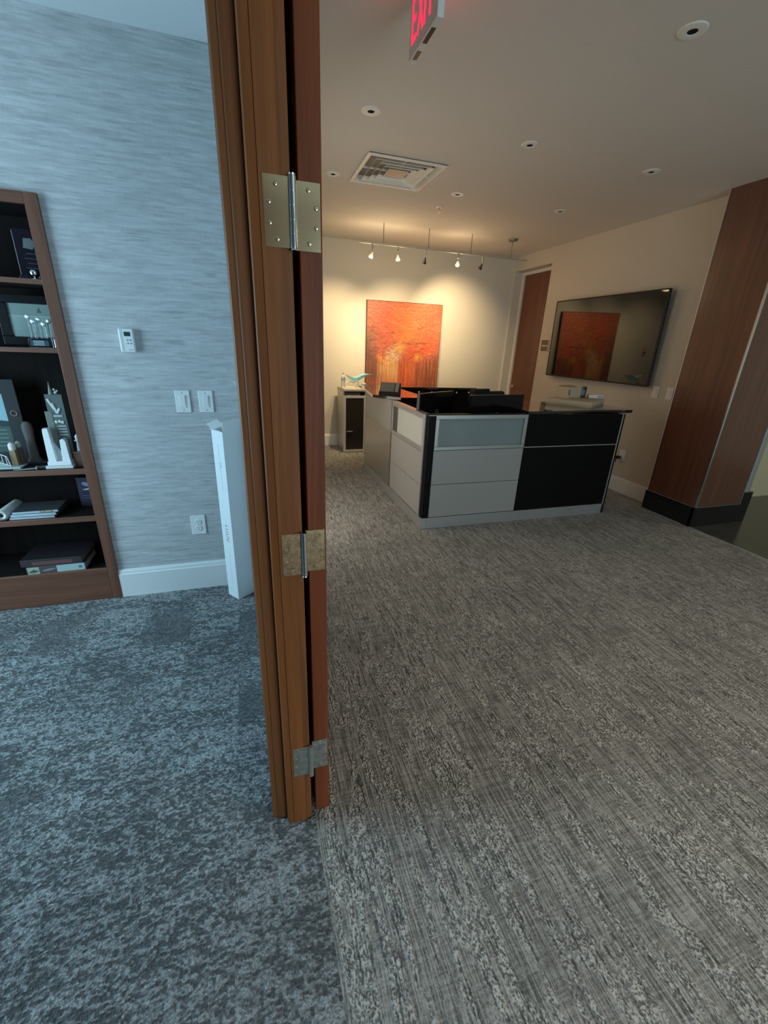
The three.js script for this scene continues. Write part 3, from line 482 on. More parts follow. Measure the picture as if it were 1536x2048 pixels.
// ------------------------------------------------------------------ office wall fittings and the tall white carton
{
  const t = thing('thermostat', 'white thermostat with small dark display on the blue-grey office wall', 'thermostat', [-0.552, 1.450, ZW]);
  part('housing', bx(-0.033, 0.033, -0.055, 0.055, 0.0, 0.026, 0.006), M.plastic, t);
  part('side_rib', bx(-0.0255, -0.0225, -0.050, 0.050, 0.0255, 0.0275, 0.0008), M.plastic, t); part('side_rib', bx(-0.0195, -0.0170, -0.050, 0.050, 0.0255, 0.0272, 0.0008), M.plastic, t);
  part('display', bx(-0.008, 0.020, 0.020, 0.040, 0.0255, 0.0268, 0.0005), S([0.018, 0.060, 0.058], 0.25), t);
  for (const [x, y] of [[0.004, 0.002], [0.018, 0.002], [0.004, -0.013], [0.018, -0.013]]) part('button', mv(cyl(0.0032, 0.0034, 0.002, 10), x, y, 0.0268, Math.PI / 2), S([0.13, 0.26, 0.30], 0.5), t);
  for (const [x, w] of [[0.006, 0.004], [0.018, 0.009]]) part('logo_mark', bx(x - w / 2, x + w / 2, -0.0445, -0.0415, 0.0258, 0.0263, 0), S([0.12, 0.22, 0.26], 0.5), t);
  const sw = (pos, ry, label, group) => {
    const s = thing('light_switch', label, 'light switch', pos, ry, group);
    part('plate', bx(-0.0365, 0.0365, -0.058, 0.058, 0, 0.0065, 0.0025), M.plastic, s);
    part('slider_frame', join(bx(-0.0165, -0.013, -0.033, 0.033, 0.006, 0.0085, 0.0006), bx(0.013, 0.0165, -0.033, 0.033, 0.006, 0.0085, 0.0006)), M.plastic, s);
    const pd = bx(-0.0125, 0.0125, -0.032, 0.032, -0.003, 0.003, 0.001); part('paddle', mv(pd, 0, 0, 0.0078, 0.06), M.plastic, s);
    for (const y of [0.045, -0.045]) part('screw', mv(cyl(0.0024, 0.0028, 0.0014, 12), 0, y, 0.0070, Math.PI / 2), M.steel, s);
    return s;
  };
  sw([-0.335, 1.152, ZW], 0, 'white wall switch left of its twin, nearer to the white thermostat');
  sw([-0.219, 1.152, ZW], 0, 'white wall switch right of its twin, nearer to the brown door frame');
  sw([XR, 1.135, -3.508], -Math.PI / 2, 'white wall switch right below the television, further from the wood column');
  sw([XR, 1.137, -3.345], -Math.PI / 2, 'white wall switch touching the edge of the wood-clad column');
  const outlet = (pos, ry, label) => {
    const o = thing('power_outlet', label, 'outlet', pos, ry);
    part('plate', bx(-0.040, 0.040, -0.061, 0.061, 0, 0.0065, 0.0025), M.plastic, o);
    for (const y of [0.020, -0.020]) {
      const f = sub('socket', o); part('socket_face', mv(cyl(0.0165, 0.0172, 0.004, 24), 0, y, 0.0078, Math.PI / 2), M.plastic, f);
      part('slot', bx(-0.0075, -0.0055, y + 0.001, y + 0.009, 0.0094, 0.0102, 0), M.dark, f); part('slot', bx(0.0055, 0.0075, y + 0.001, y + 0.009, 0.0094, 0.0102, 0), M.dark, f); part('slot', mv(cyl(0.0025, 0.0025, 0.001, 10), 0, y - 0.007, 0.0098, Math.PI / 2), M.dark, f);
    }
    part('screw', mv(cyl(0.0022, 0.0026, 0.0014, 12), 0, 0, 0.0070, Math.PI / 2), M.steel, o); return o;
  };
  outlet([-0.338, 0.427, ZW], 0, 'white double outlet on the office wall above the white baseboard');
  const o2 = outlet([XR, 0.412, -3.725], -Math.PI / 2, 'beige double outlet with a black plug beside the reception desk');
  const pl = single('power_plug', join(mv(bx(-0.02, 0.02, -0.016, 0.016, 0, 0.045, 0.004), 0, 0, 0), mv(cyl(0.005, 0.005, 0.05, 10), -0.012, -0.035, 0.035)), M.blackPlastic, 'black plug with cord in the beige outlet beside the desk', 'plug');
  pl.position.set(XR - 0.0105, 0.392, -3.742); pl.rotation.y = -Math.PI / 2;
  // carton: two side faces visible, opened top with flaps
  const c = thing('white_carton', 'tall narrow white carton standing open behind the wooden door frame', 'box', [-0.139, 0.002, -2.362], 0, undefined);
  const W = 0.098, D = 0.118, Hc = 1.020, tk = 0.003, wm = S([0.80, 0.815, 0.82], 0.6);
  const body = sub('carton_body', c); body.rotation.y = -0.92; body.rotation.z = 0; // local -x: printed narrow side, local -z: broad side
  const printed = S([1, 1, 1], 0.6, { map: canvasTex(128, 1024, (g, w, h) => {
    g.fillStyle = '#e4e9ea'; g.fillRect(0, 0, w, h); g.save(); g.translate(64, 560); g.rotate(Math.PI / 2); g.fillStyle = '#5b7380'; g.font = '46px sans-serif'; g.textBaseline = 'middle'; g.fillText('LUUV', -20, 0); g.restore();
    g.strokeStyle = 'rgba(90,115,130,0.55)'; g.lineWidth = 3; g.beginPath(); g.moveTo(66, 60); g.lineTo(68, 330); g.stroke(); g.beginPath(); g.arc(74, 176, 14, 0.5, 4.5); g.moveTo(60, 200); g.lineTo(90, 160); g.stroke(); g.strokeStyle = 'rgba(120,145,160,0.45)'; g.beginPath(); g.moveTo(68, 730); g.lineTo(70, 980); g.stroke(); g.lineWidth = 5; g.beginPath(); g.moveTo(20, 975); g.lineTo(52, 985); g.stroke(); }) });
  const wall = (g, m, n = 'wall') => part(n, g, m, body);
  wall(mv(facePlane(W - 0.004, Hc - 0.02), -W / 2, Hc / 2, 0.0006), printed, 'printed_side');
  wall(bx(-W, 0, 0, Hc, -tk, 0, 0.0008), wm, 'narrow_side'); wall(bx(-tk, 0, 0, Hc + 0.055, -D, -tk, 0.0008), wm, 'broad_side'); wall(bx(-W, -W + tk, 0, Hc, -D, -tk, 0.0008), wm, 'broad_side'); wall(bx(-W + tk, -tk, 0, Hc, -D, -D + tk, 0.0008), wm, 'narrow_side'); wall(bx(-W + tk, -tk, 0, 0.003, -D + tk, -tk, 0), wm, 'bottom');
  wall(bx(-W + tk, -tk, 0.86, 0.865, -D + tk, -tk, 0), M.dark, 'packed_contents');
  const fl = mv(bx(-0.062, 0, -0.001, 0.001, -D * 0.55, 0, 0.0005), 0, 0, 0, 0.3, 0, -0.42); wall(mv(fl, -W + 0.002, Hc - 0.002, -0.01), wm, 'flap');
  wall(mv(bx(-W + 0.004, -0.004, -0.001, 0.001, 0, 0.018, 0.0005), 0, Hc, -0.001, -0.5), wm, 'flap');
}
// ------------------------------------------------------------------ lobby ceiling fittings
{
  const can = (x, z, label) => {
    const t = thing('recessed_downlight', label, 'downlight', [x, H_LOBBY, z]);
    part('trim_ring', new THREE.LatheGeometry([[0.020, 0.0], [0.020, -0.004], [0.024, -0.007], [0.054, -0.006], [0.0585, -0.002], [0.0585, 0.0]].map(([a, b]) => new THREE.Vector2(a, b)), 32), M.canTrim, t);
    part('aperture', new THREE.LatheGeometry([[0.0005, -0.0015], [0.012, -0.002], [0.0205, -0.0045]].map(([a, b]) => new THREE.Vector2(a, b)), 24), M.hole, t); return t;
  };
  can(0.826, -3.123, 'recessed ceiling light left of the square air vent, nearest the red exit sign');
  can(0.805, -4.221, 'recessed ceiling light at the far left corner of the air vent beside the door edge');
  can(1.946, -4.244, 'recessed ceiling light between the air vent and the sprinkler head');
  can(1.941, -3.140, 'recessed ceiling light to the right of the square air vent');
  can(1.918, -1.950, 'largest recessed ceiling light, nearest, at the upper right of the picture');
  can(3.031, -3.171, 'recessed ceiling light nearest the top of the wood-clad column');
  can(3.077, -4.267, 'recessed ceiling light above the wall with the television');
  const lit = can(1.93, 0.55, 'lit recessed ceiling light behind the camera position in the lobby');
  part('lamp_face', mv(cyl(0.022, 0.022, 0.002, 20), 0, -0.012, 0), S([0.1, 0.1, 0.1], 0.4, { emissive: rgb(LIGHT.downlight.color), emissiveIntensity: 12 }), lit);
  const sl = new THREE.SpotLight(rgb(LIGHT.downlight.color), LIGHT.downlight.I, 0, 1.0, 0.9, 2); sl.position.set(1.93, H_LOBBY - 0.03, 0.55); sl.target.position.set(1.8, 0, 0.3); scene.add(sl, sl.target);

  // square supply diffuser
  const v = thing('air_vent', 'square white ceiling air vent with nested louvres', 'air vent', [1.272, H_LOBBY, -3.984]);
  const ring = (r, w, y0, y1, flare) => { // four mitred strips; inner edge higher
    const q = [], o = r, i = r - w; const c = [[-1, -1], [1, -1], [1, 1], [-1, 1]], P_ = [], I_ = [];
    for (let k = 0; k < 4; k++) { const a = c[k], b = c[(k + 1) % 4]; const A = [a[0] * o, y0, a[1] * o], B = [b[0] * o, y0, b[1] * o], C = [b[0] * i, y1, b[1] * i], D = [a[0] * i, y1, a[1] * i]; const t = 0.004; const up = (p) => [p[0], p[1] + t, p[2]]; const quad = (p, s, u, z) => { P_.push(...p, ...s, ...u, ...p, ...u, ...z); }; quad(A, B, C, D); quad(up(D), up(C), up(B), up(A)); quad(up(A), up(B), B, A); quad(D, C, up(C), up(D)); }
    const g = new THREE.BufferGeometry(); g.setAttribute('position', new THREE.Float32BufferAttribute(P_, 3)); g.computeVertexNormals(); return uvm(g);
  };
  const vm = S([0.86, 0.80, 0.71], 0.5, { side: THREE.DoubleSide });
  part('frame', ring(0.312, 0.026, -0.012, -0.014), vm, v); part('frame_lip', ring(0.286, 0.008, -0.016, 0.030), vm, v);
  part('louvre', ring(0.232, 0.022, -0.016, 0.010), vm, v); part('louvre', ring(0.180, 0.020, -0.018, 0.008), vm, v); part('louvre', ring(0.132, 0.018, -0.018, 0.006), vm, v);
  part('cross_bar', join(bx(-0.004, 0.004, -0.002, 0.010, -0.28, 0.28, 0.001), bx(-0.28, 0.28, -0.002, 0.010, -0.004, 0.004, 0.001)), vm, v);
  part('centre_plate', bx(-0.085, 0.085, -0.010, -0.006, -0.085, 0.085, 0.002), S([0.20, 0.19, 0.175], 0.45), v);
  // shallow sheet-metal box above the louvres with the duct collar
  part('plenum', join(bx(-0.30, 0.30, 0.088, 0.092, -0.30, 0.30, 0)), S([0.42, 0.38, 0.33], 0.5), v);
  part('duct_opening', mv(cyl(0.125, 0.125, 0.004, 28), -0.03, 0.085, 0.03), M.dark, v);
  part('wire', between([0.10, 0.05, 0.15], [0.14, 0.07, 0.20], 0.004), S([0.25, 0.02, 0.01], 0.5), v);
  const s = thing('sprinkler_head', 'small brass sprinkler head on the lobby ceiling', 'sprinkler', [1.957, H_LOBBY, -4.666]);
  part('escutcheon', mv(cyl(0.034, 0.028, 0.008, 24), 0, -0.004, 0), M.plastic, s);
  part('body', join(mv(cyl(0.008, 0.011, 0.022, 12), 0, -0.019, 0), between([-0.009, -0.028, 0], [0, -0.046, 0], 0.002), between([0.009, -0.028, 0], [0, -0.046, 0], 0.002)), M.brass, s);
  part('deflector', mv(cyl(0.014, 0.014, 0.002, 16), 0, -0.047, 0), M.brass, s);
  // exit sign
  const e = thing('exit_sign', 'red lit exit sign in white housing on the lobby ceiling', 'exit sign', [0.758, H_LOBBY, -2.072]);
  const L = 0.296, Hs = 0.195, T = 0.030;
  const housing = bx(-T / 2, T / 2, -Hs, -0.003, -L / 2, L / 2, 0.006);
  part('housing', housing, S([0.80, 0.82, 0.80], 0.4), e); part('canopy', bx(-0.022, 0.022, -0.008, 0, -0.10, 0.10, 0.002), M.plastic, e);
  part('test_window', bx(-0.009, 0.009, -Hs - 0.001, -Hs + 0.001, -0.115, -0.055, 0.0005), S([0.22, 0.18, 0.14], 0.3), e); part('test_window', bx(-0.009, 0.009, -Hs - 0.001, -Hs + 0.001, -0.005, 0.09, 0.0005), S([0.10, 0.075, 0.055], 0.3), e);
  const red = S([0.5, 0.02, 0.04], 0.4, { emissive: rgb([1.0, 0.035, 0.11]), emissiveIntensity: 0.95 });
  const bars = (side) => { const out = [], w = 0.018, h = 0.140, y0 = -0.155; const k = (a) => a; // letters E X I T drawn as strokes in (s, y); s runs to the reader's right
    const seg = (s0, y0_, s1, y1_) => { const d = Math.hypot(s1 - s0, y1_ - y0_), g = new THREE.BoxGeometry(0.003, d + 0.0, w); g.rotateX(Math.atan2(s1 - s0, y1_ - y0_)); g.translate(0, (y0_ + y1_) / 2, (s0 + s1) / 2); out.push(g); };
    const y1 = y0 + h; seg(-0.122, y0, -0.122, y1); seg(-0.122, y1 - w / 2, -0.072, y1 - w / 2); seg(-0.122, y0 + h / 2, -0.078, y0 + h / 2); seg(-0.122, y0 + w / 2, -0.072, y0 + w / 2);
    seg(-0.055, y0, 0.005, y1); seg(-0.055, y1, 0.005, y0); seg(0.026, y0, 0.026, y1); seg(0.085, y0, 0.085, y1); seg(0.052, y1 - w / 2, 0.118, y1 - w / 2);
    const g = join(...out); g.scale(1, 1, 0.9); if (side > 0) g.rotateY(Math.PI); g.translate(side * (T / 2 + 0.0005), 0, 0); return g; };
  part('letters', bars(-1), red, e); part('letters', bars(1), red, e);
  for (const sd of [-1, 1]) { const l = new THREE.RectAreaLight(rgb([1.0, 0.05, 0.10]), 1.1, 0.26, 0.15); l.position.set(0.758 + sd * 0.024, H_LOBBY - 0.098, -2.072); l.lookAt(0.758 + sd * 1, H_LOBBY - 0.098, -2.072); scene.add(l); }
}
// ------------------------------------------------------------------ track lighting in front of the painting
{
  const t = thing('track_light', 'suspended track with five small spotlights in front of the back wall', 'track light', [0, 0, 0]);
  const Y = 2.560, Z = -5.47;
  part('rail', bx(1.33, 3.56, Y - 0.010, Y + 0.006, Z - 0.010, Z + 0.010, 0.004), S([0.55, 0.50, 0.42], 0.35, { metalness: 0.6 }), t);
  for (const x of [1.628, 2.188, 2.752, 3.318]) part('suspension_rod', between([x, Y, Z], [x, H_LOBBY, Z], 0.0045), S([0.30, 0.24, 0.18], 0.4, { metalness: 0.6 }), t);
  part('canopy', mv(cyl(0.055, 0.050, 0.022, 28), 3.318, H_LOBBY - 0.011, Z), S([0.22, 0.17, 0.13], 0.4, { metalness: 0.6 }), t);
  const bulbOn = S([0.3, 0.3, 0.3], 0.3, { emissive: rgb([1, 0.86, 0.60]), emissiveIntensity: 14 });
  for (const [x, on, tx, ty, ang] of [[1.500, 1, 1.16, 1.12, 0.86], [1.812, 1, 2.22, 1.22, 0.86], [2.160, 0, 2.3, 1.2, 0], [2.590, 1, 3.01, 1.74, 0.70], [2.925, 0, 2.6, 1.0, 0]]) {
    const h = sub('spotlight', t), piv = [x, Y - 0.095, Z], dir = new THREE.Vector3(tx - x, ty - piv[1], ZB - Z).normalize();
    part('stem', join(between([x, Y - 0.012, Z], [x, Y - 0.060, Z], 0.011, 12), between([x, Y - 0.06, Z], piv, 0.005)), M.steel, h);
    const head = new THREE.LatheGeometry([[0.006, -0.010], [0.010, 0.0], [0.013, 0.020], [0.027, 0.052], [0.028, 0.058], [0.024, 0.058], [0.012, 0.030], [0.001, 0.028]].map(([a, b]) => new THREE.Vector2(a, b)), 22);
    const q = new THREE.Quaternion().setFromUnitVectors(new THREE.Vector3(0, 1, 0), dir); head.applyQuaternion(q); head.translate(...piv);
    part('head', head, on ? P([0.75, 0.72, 0.66], 0.3, { transmission: 0.4, thickness: 0 }) : S([0.06, 0.05, 0.04], 0.4, { metalness: 0.6 }), h);
    const bulb = cyl(0.023, 0.012, 0.020, 18).applyQuaternion(q).translate(piv[0] + dir.x * 0.044, piv[1] + dir.y * 0.044, piv[2] + dir.z * 0.044);
    part('bulb', bulb, on ? bulbOn : M.dark, h);
    if (on) { const l = new THREE.SpotLight(rgb(LIGHT.lamp.color), LIGHT.lamp.I, 0, ang, 1.0, 2); l.position.set(piv[0] + dir.x * 0.068, piv[1] + dir.y * 0.068, piv[2] + dir.z * 0.068); l.target.position.set(tx, ty, ZB); scene.add(l, l.target);
      const g = new THREE.PointLight(rgb(LIGHT.lamp.color), 0.35, 0, 2); g.shadow.radius = 5; g.position.set(piv[0] + dir.x * 0.075, piv[1] + dir.y * 0.075, piv[2] + dir.z * 0.075); scene.add(g); }
  }
}
// ------------------------------------------------------------------ painting
{
  const p = thing('painting', 'abstract orange and red painting on canvas hanging on the back wall', 'painting', [2.288, 1.478, ZB]);
  const w = 1.165, h = 1.172;
  const art = canvasTex(1024, 1030, (g, W, H) => {
    g.fillStyle = '#c4563a'; g.fillRect(0, 0, W, H);
    const blob = (x, y, r, c, a, sx = 1) => { g.save(); g.translate(x * W, y * H); g.scale(sx, 1); const q = g.createRadialGradient(0, 0, 0, 0, 0, r * W); q.addColorStop(0, c); q.addColorStop(1, c.replace(/[\d.]+\)$/, '0)')); g.globalAlpha = a; g.fillStyle = q; g.fillRect(-r * W, -r * W, 2 * r * W, 2 * r * W); g.restore(); };
    const c = (r, gg, b) => `rgba(${r},${gg},${b},1)`;
    // sky: muted rose-brown left, vermilion centre, orange right
    blob(0.05, 0.1, 0.35, c(150, 84, 62), 1); blob(0.02, 0.4, 0.33, c(118, 70, 48), 1); blob(0.0, 0.62, 0.3, c(84, 52, 40), 1); blob(0.34, 0.22, 0.34, c(226, 62, 36), 1); blob(0.55, 0.15, 0.36, c(226, 104, 48), 0.95); blob(0.55, 0.38, 0.3, c(226, 122, 44), 0.95); blob(0.85, 0.3, 0.3, c(214, 92, 54), 0.9); blob(0.98, 0.3, 0.16, c(196, 120, 80), 0.8, 0.5); blob(0.22, 0.53, 0.16, c(206, 74, 44), 0.8); blob(0.80, 0.53, 0.12, c(232, 74, 26), 1, 1.2); blob(0.66, 0.6, 0.2, c(206, 66, 36), 1);
    // lower field
    blob(0.1, 0.85, 0.24, c(92, 52, 34), 1); blob(0.36, 0.62, 0.14, c(232, 214, 160), 1); blob(0.36, 0.80, 0.20, c(208, 160, 92), 1); blob(0.43, 0.53, 0.09, c(236, 180, 84), 1, 1.4); blob(0.19, 0.65, 0.07, c(226, 124, 34), 1); blob(0.56, 0.85, 0.22, c(196, 70, 26), 1, 0.8); blob(0.93, 0.85, 0.3, c(98, 46, 24), 1); blob(0.70, 0.64, 0.07, c(236, 158, 44), 1, 1.4);
    // brush strokes
    for (let i = 0; i < 2600; i++) { const x = rnd(), y = rnd() * 0.62, l = rr(0.01, 0.06), a = rr(-0.5, 0.5) + (x < 0.3 ? 0.2 : -0.1); const tone = rnd(); const left = x < 0.34 - 0.1 * Math.sin(y * 7) ? 1 : 0;
      g.strokeStyle = tone < 0.40 ? (left ? 'rgba(84,50,34,0.26)' : 'rgba(150,56,30,0.16)') : tone < 0.75 ? (left ? 'rgba(178,110,84,0.26)' : 'rgba(244,150,90,0.20)') : (left ? 'rgba(206,92,64,0.24)' : 'rgba(236,92,52,0.22)');
      g.lineWidth = rr(1.5, 7); g.beginPath(); g.moveTo(x * W, y * H); g.quadraticCurveTo((x + l * 0.5) * W, (y + a * l) * H, (x + l) * W, (y + rr(-0.3, 0.3) * l) * H); g.stroke(); }
    for (let i = 0; i < 160; i++) { const x = rnd() ** 1.4 * 0.42, y = rr(0.26, 0.66); g.strokeStyle = 'rgba(52,32,24,0.42)'; g.lineWidth = rr(2, 7); g.beginPath(); g.moveTo(x * W, y * H); g.quadraticCurveTo((x + rr(-0.03, 0.05)) * W, (y + rr(-0.03, 0.03)) * H, (x + rr(0, 0.07)) * W, (y + rr(-0.02, 0.04)) * H); g.stroke(); }
    g.strokeStyle = 'rgba(92,52,26,0.75)'; for (let i = 0; i < 26; i++) { g.lineWidth = rr(2, 6); const x = rr(0.42, 0.78), y = 0.475 + rr(-0.012, 0.012) - 0.02 * (x - 0.42); g.beginPath(); g.moveTo(x * W, y * H); g.lineTo((x + rr(0.03, 0.1)) * W, (y - 0.004) * H); g.stroke(); }
    // drips
    for (let i = 0; i < 420; i++) { const x = rnd(), y = rr(0.62, 0.80), l = rr(0.08, 0.36); const z = x < 0.15 ? ['70,40,28', '120,66,44'] : x < 0.44 ? ['240,214,150', '150,84,34', '226,170,92'] : x < 0.66 ? ['226,92,34', '150,44,16', '244,130,60'] : ['66,30,16', '170,84,44', '204,118,70']; g.strokeStyle = `rgba(${z[Math.floor(rnd() * z.length)]},${rr(0.25, 0.6)})`; g.lineWidth = rr(2, 9); g.beginPath(); g.moveTo(x * W, y * H); g.lineTo((x + rr(-0.004, 0.004)) * W, Math.min(1, y + l) * H); g.stroke(); }
    for (let i = 0; i < 60; i++) { const x = rr(0.24, 0.42), y = rr(0.56, 0.72); g.strokeStyle = rnd() < 0.6 ? 'rgba(248,236,196,0.6)' : 'rgba(120,70,40,0.4)'; g.lineWidth = rr(2, 6); g.beginPath(); g.moveTo(x * W, y * H); g.quadraticCurveTo((x + rr(-0.04, 0.04)) * W, (y + 0.02) * H, (x + rr(-0.03, 0.05)) * W, (y + rr(-0.03, 0.04)) * H); g.stroke(); }
    for (let i = 0; i < 34; i++) { const x = rr(0.62, 0.86), y = rr(0.56, 0.70); g.strokeStyle = rnd() < 0.5 ? 'rgba(246,180,70,0.6)' : 'rgba(60,30,18,0.6)'; g.lineWidth = rr(2, 6); g.beginPath(); g.moveTo(x * W, y * H); g.lineTo((x + rr(-0.05, 0.05)) * W, (y + rr(-0.01, 0.05)) * H); g.stroke(); }
    g.fillStyle = 'rgba(176,138,118,0.20)'; g.fillRect(0, 0, W, H);
    for (let i = 0; i < 900; i++) { const x = rnd(), y = rnd() * 0.66, l = rr(0.02, 0.09); g.strokeStyle = rnd() < 0.55 ? `rgba(96,52,36,${rr(0.10, 0.34)})` : `rgba(236,176,136,${rr(0.10, 0.30)})`; g.lineWidth = rr(2, 10); g.beginPath(); g.moveTo(x * W, y * H); g.quadraticCurveTo((x + l * 0.4) * W, (y + rr(-0.4, 0.5) * l) * H, (x + l) * W, (y + rr(-0.5, 0.5) * l) * H); g.stroke(); }
    g.strokeStyle = 'rgba(60,26,14,0.8)'; g.lineWidth = 10; g.strokeRect(0, 0, W, H);
  });
  const relief = (() => { const a = grid(60, 60), b = grid(160, 120), c = grid(90, 14); return bake(512, 512, (u, v) => [0, 0, 0, 0.4 * a(u, v) + 0.35 * b(u, v) + 0.25 * c(u, v)], 1, 1).bumpMap; })();
  part('stretcher', bx(-w / 2, w / 2, -h / 2, h / 2, 0.002, 0.042, 0.003), S([0.16, 0.07, 0.035], 0.7), p);
  part('painted_canvas', mv(facePlane(w - 0.004, h - 0.004), 0, 0, 0.0432), S([1, 1, 1], 0.42, { map: art, bumpMap: relief, bumpScale: 0.004 }), p);
  const t2 = thing('wall_control', 'beige wall control mirrored in the television, on the far lobby wall', 'wall control', [0.98, 1.46, ZB]);
  part('plate', bx(-0.04, 0.04, -0.065, 0.065, 0, 0.018, 0.004), S([0.55, 0.45, 0.33], 0.5), t2); part('display', bx(-0.025, 0.025, -0.04, -0.012, 0.0175, 0.019, 0), M.dark, t2); part('button', mv(cyl(0.006, 0.006, 0.004, 12), 0, 0.03, 0.019, Math.PI / 2), M.dark, t2);
}
// ------------------------------------------------------------------ television, door plate
{
  const t = thing('television', 'large black flat television on the right lobby wall reflecting the painting', 'television', [XR - 0.082, 1.636, -4.39], -Math.PI / 2); t.rotation.order = 'YXZ'; t.rotation.x = 0.016;
  const w = 1.655, h = 0.912;       // local x runs along +z of the room
  part('case', bx(-w / 2, w / 2, -h / 2, h / 2, -0.028, 0.0, 0.004), M.blackPlastic, t);
  part('bezel', join(bx(-w / 2, w / 2, h / 2 - 0.012, h / 2, 0, 0.004, 0.001), bx(-w / 2, w / 2, -h / 2, -h / 2 + 0.016, 0, 0.004, 0.001), bx(-w / 2, -w / 2 + 0.012, -h / 2, h / 2, 0, 0.004, 0.001), bx(w / 2 - 0.012, w / 2, -h / 2, h / 2, 0, 0.004, 0.001)), M.blackMatte, t);
  part('screen', mv(facePlane(w - 0.024, h - 0.028), 0, 0.002, 0.002), M.screen, t);
  part('wall_mount', bx(-0.30, 0.30, -0.2, 0.2, -0.074, -0.028, 0.004), M.blackMatte, t);
  const d = thing('door_plate', 'small framed room sign between the far door and the television', 'sign', [XR, 1.556, -5.443], -Math.PI / 2);
  part('frame', join(bx(-0.088, 0.088, 0.074, 0.084, 0, 0.012, 0.002), bx(-0.088, 0.088, -0.084, -0.074, 0, 0.012, 0.002), bx(-0.088, -0.078, -0.074, 0.074, 0, 0.012, 0.002), bx(0.078, 0.088, -0.074, 0.074, 0, 0.012, 0.002)), S([0.78, 0.72, 0.60], 0.4), d);
  part('panel', bx(-0.078, 0.078, -0.074, 0.074, 0, 0.006, 0), S([0.13, 0.095, 0.055], 0.5), d);
  part('raised_lettering', join(...[-0.055, -0.036, -0.018, 0.0, 0.019, 0.037, 0.054].map((x, i) => bx(x - 0.006, x + 0.006, -0.010 - 0.002 * (i % 2), 0.008, 0.006, 0.009, 0.001))), S([0.75, 0.70, 0.60], 0.4), d);
}
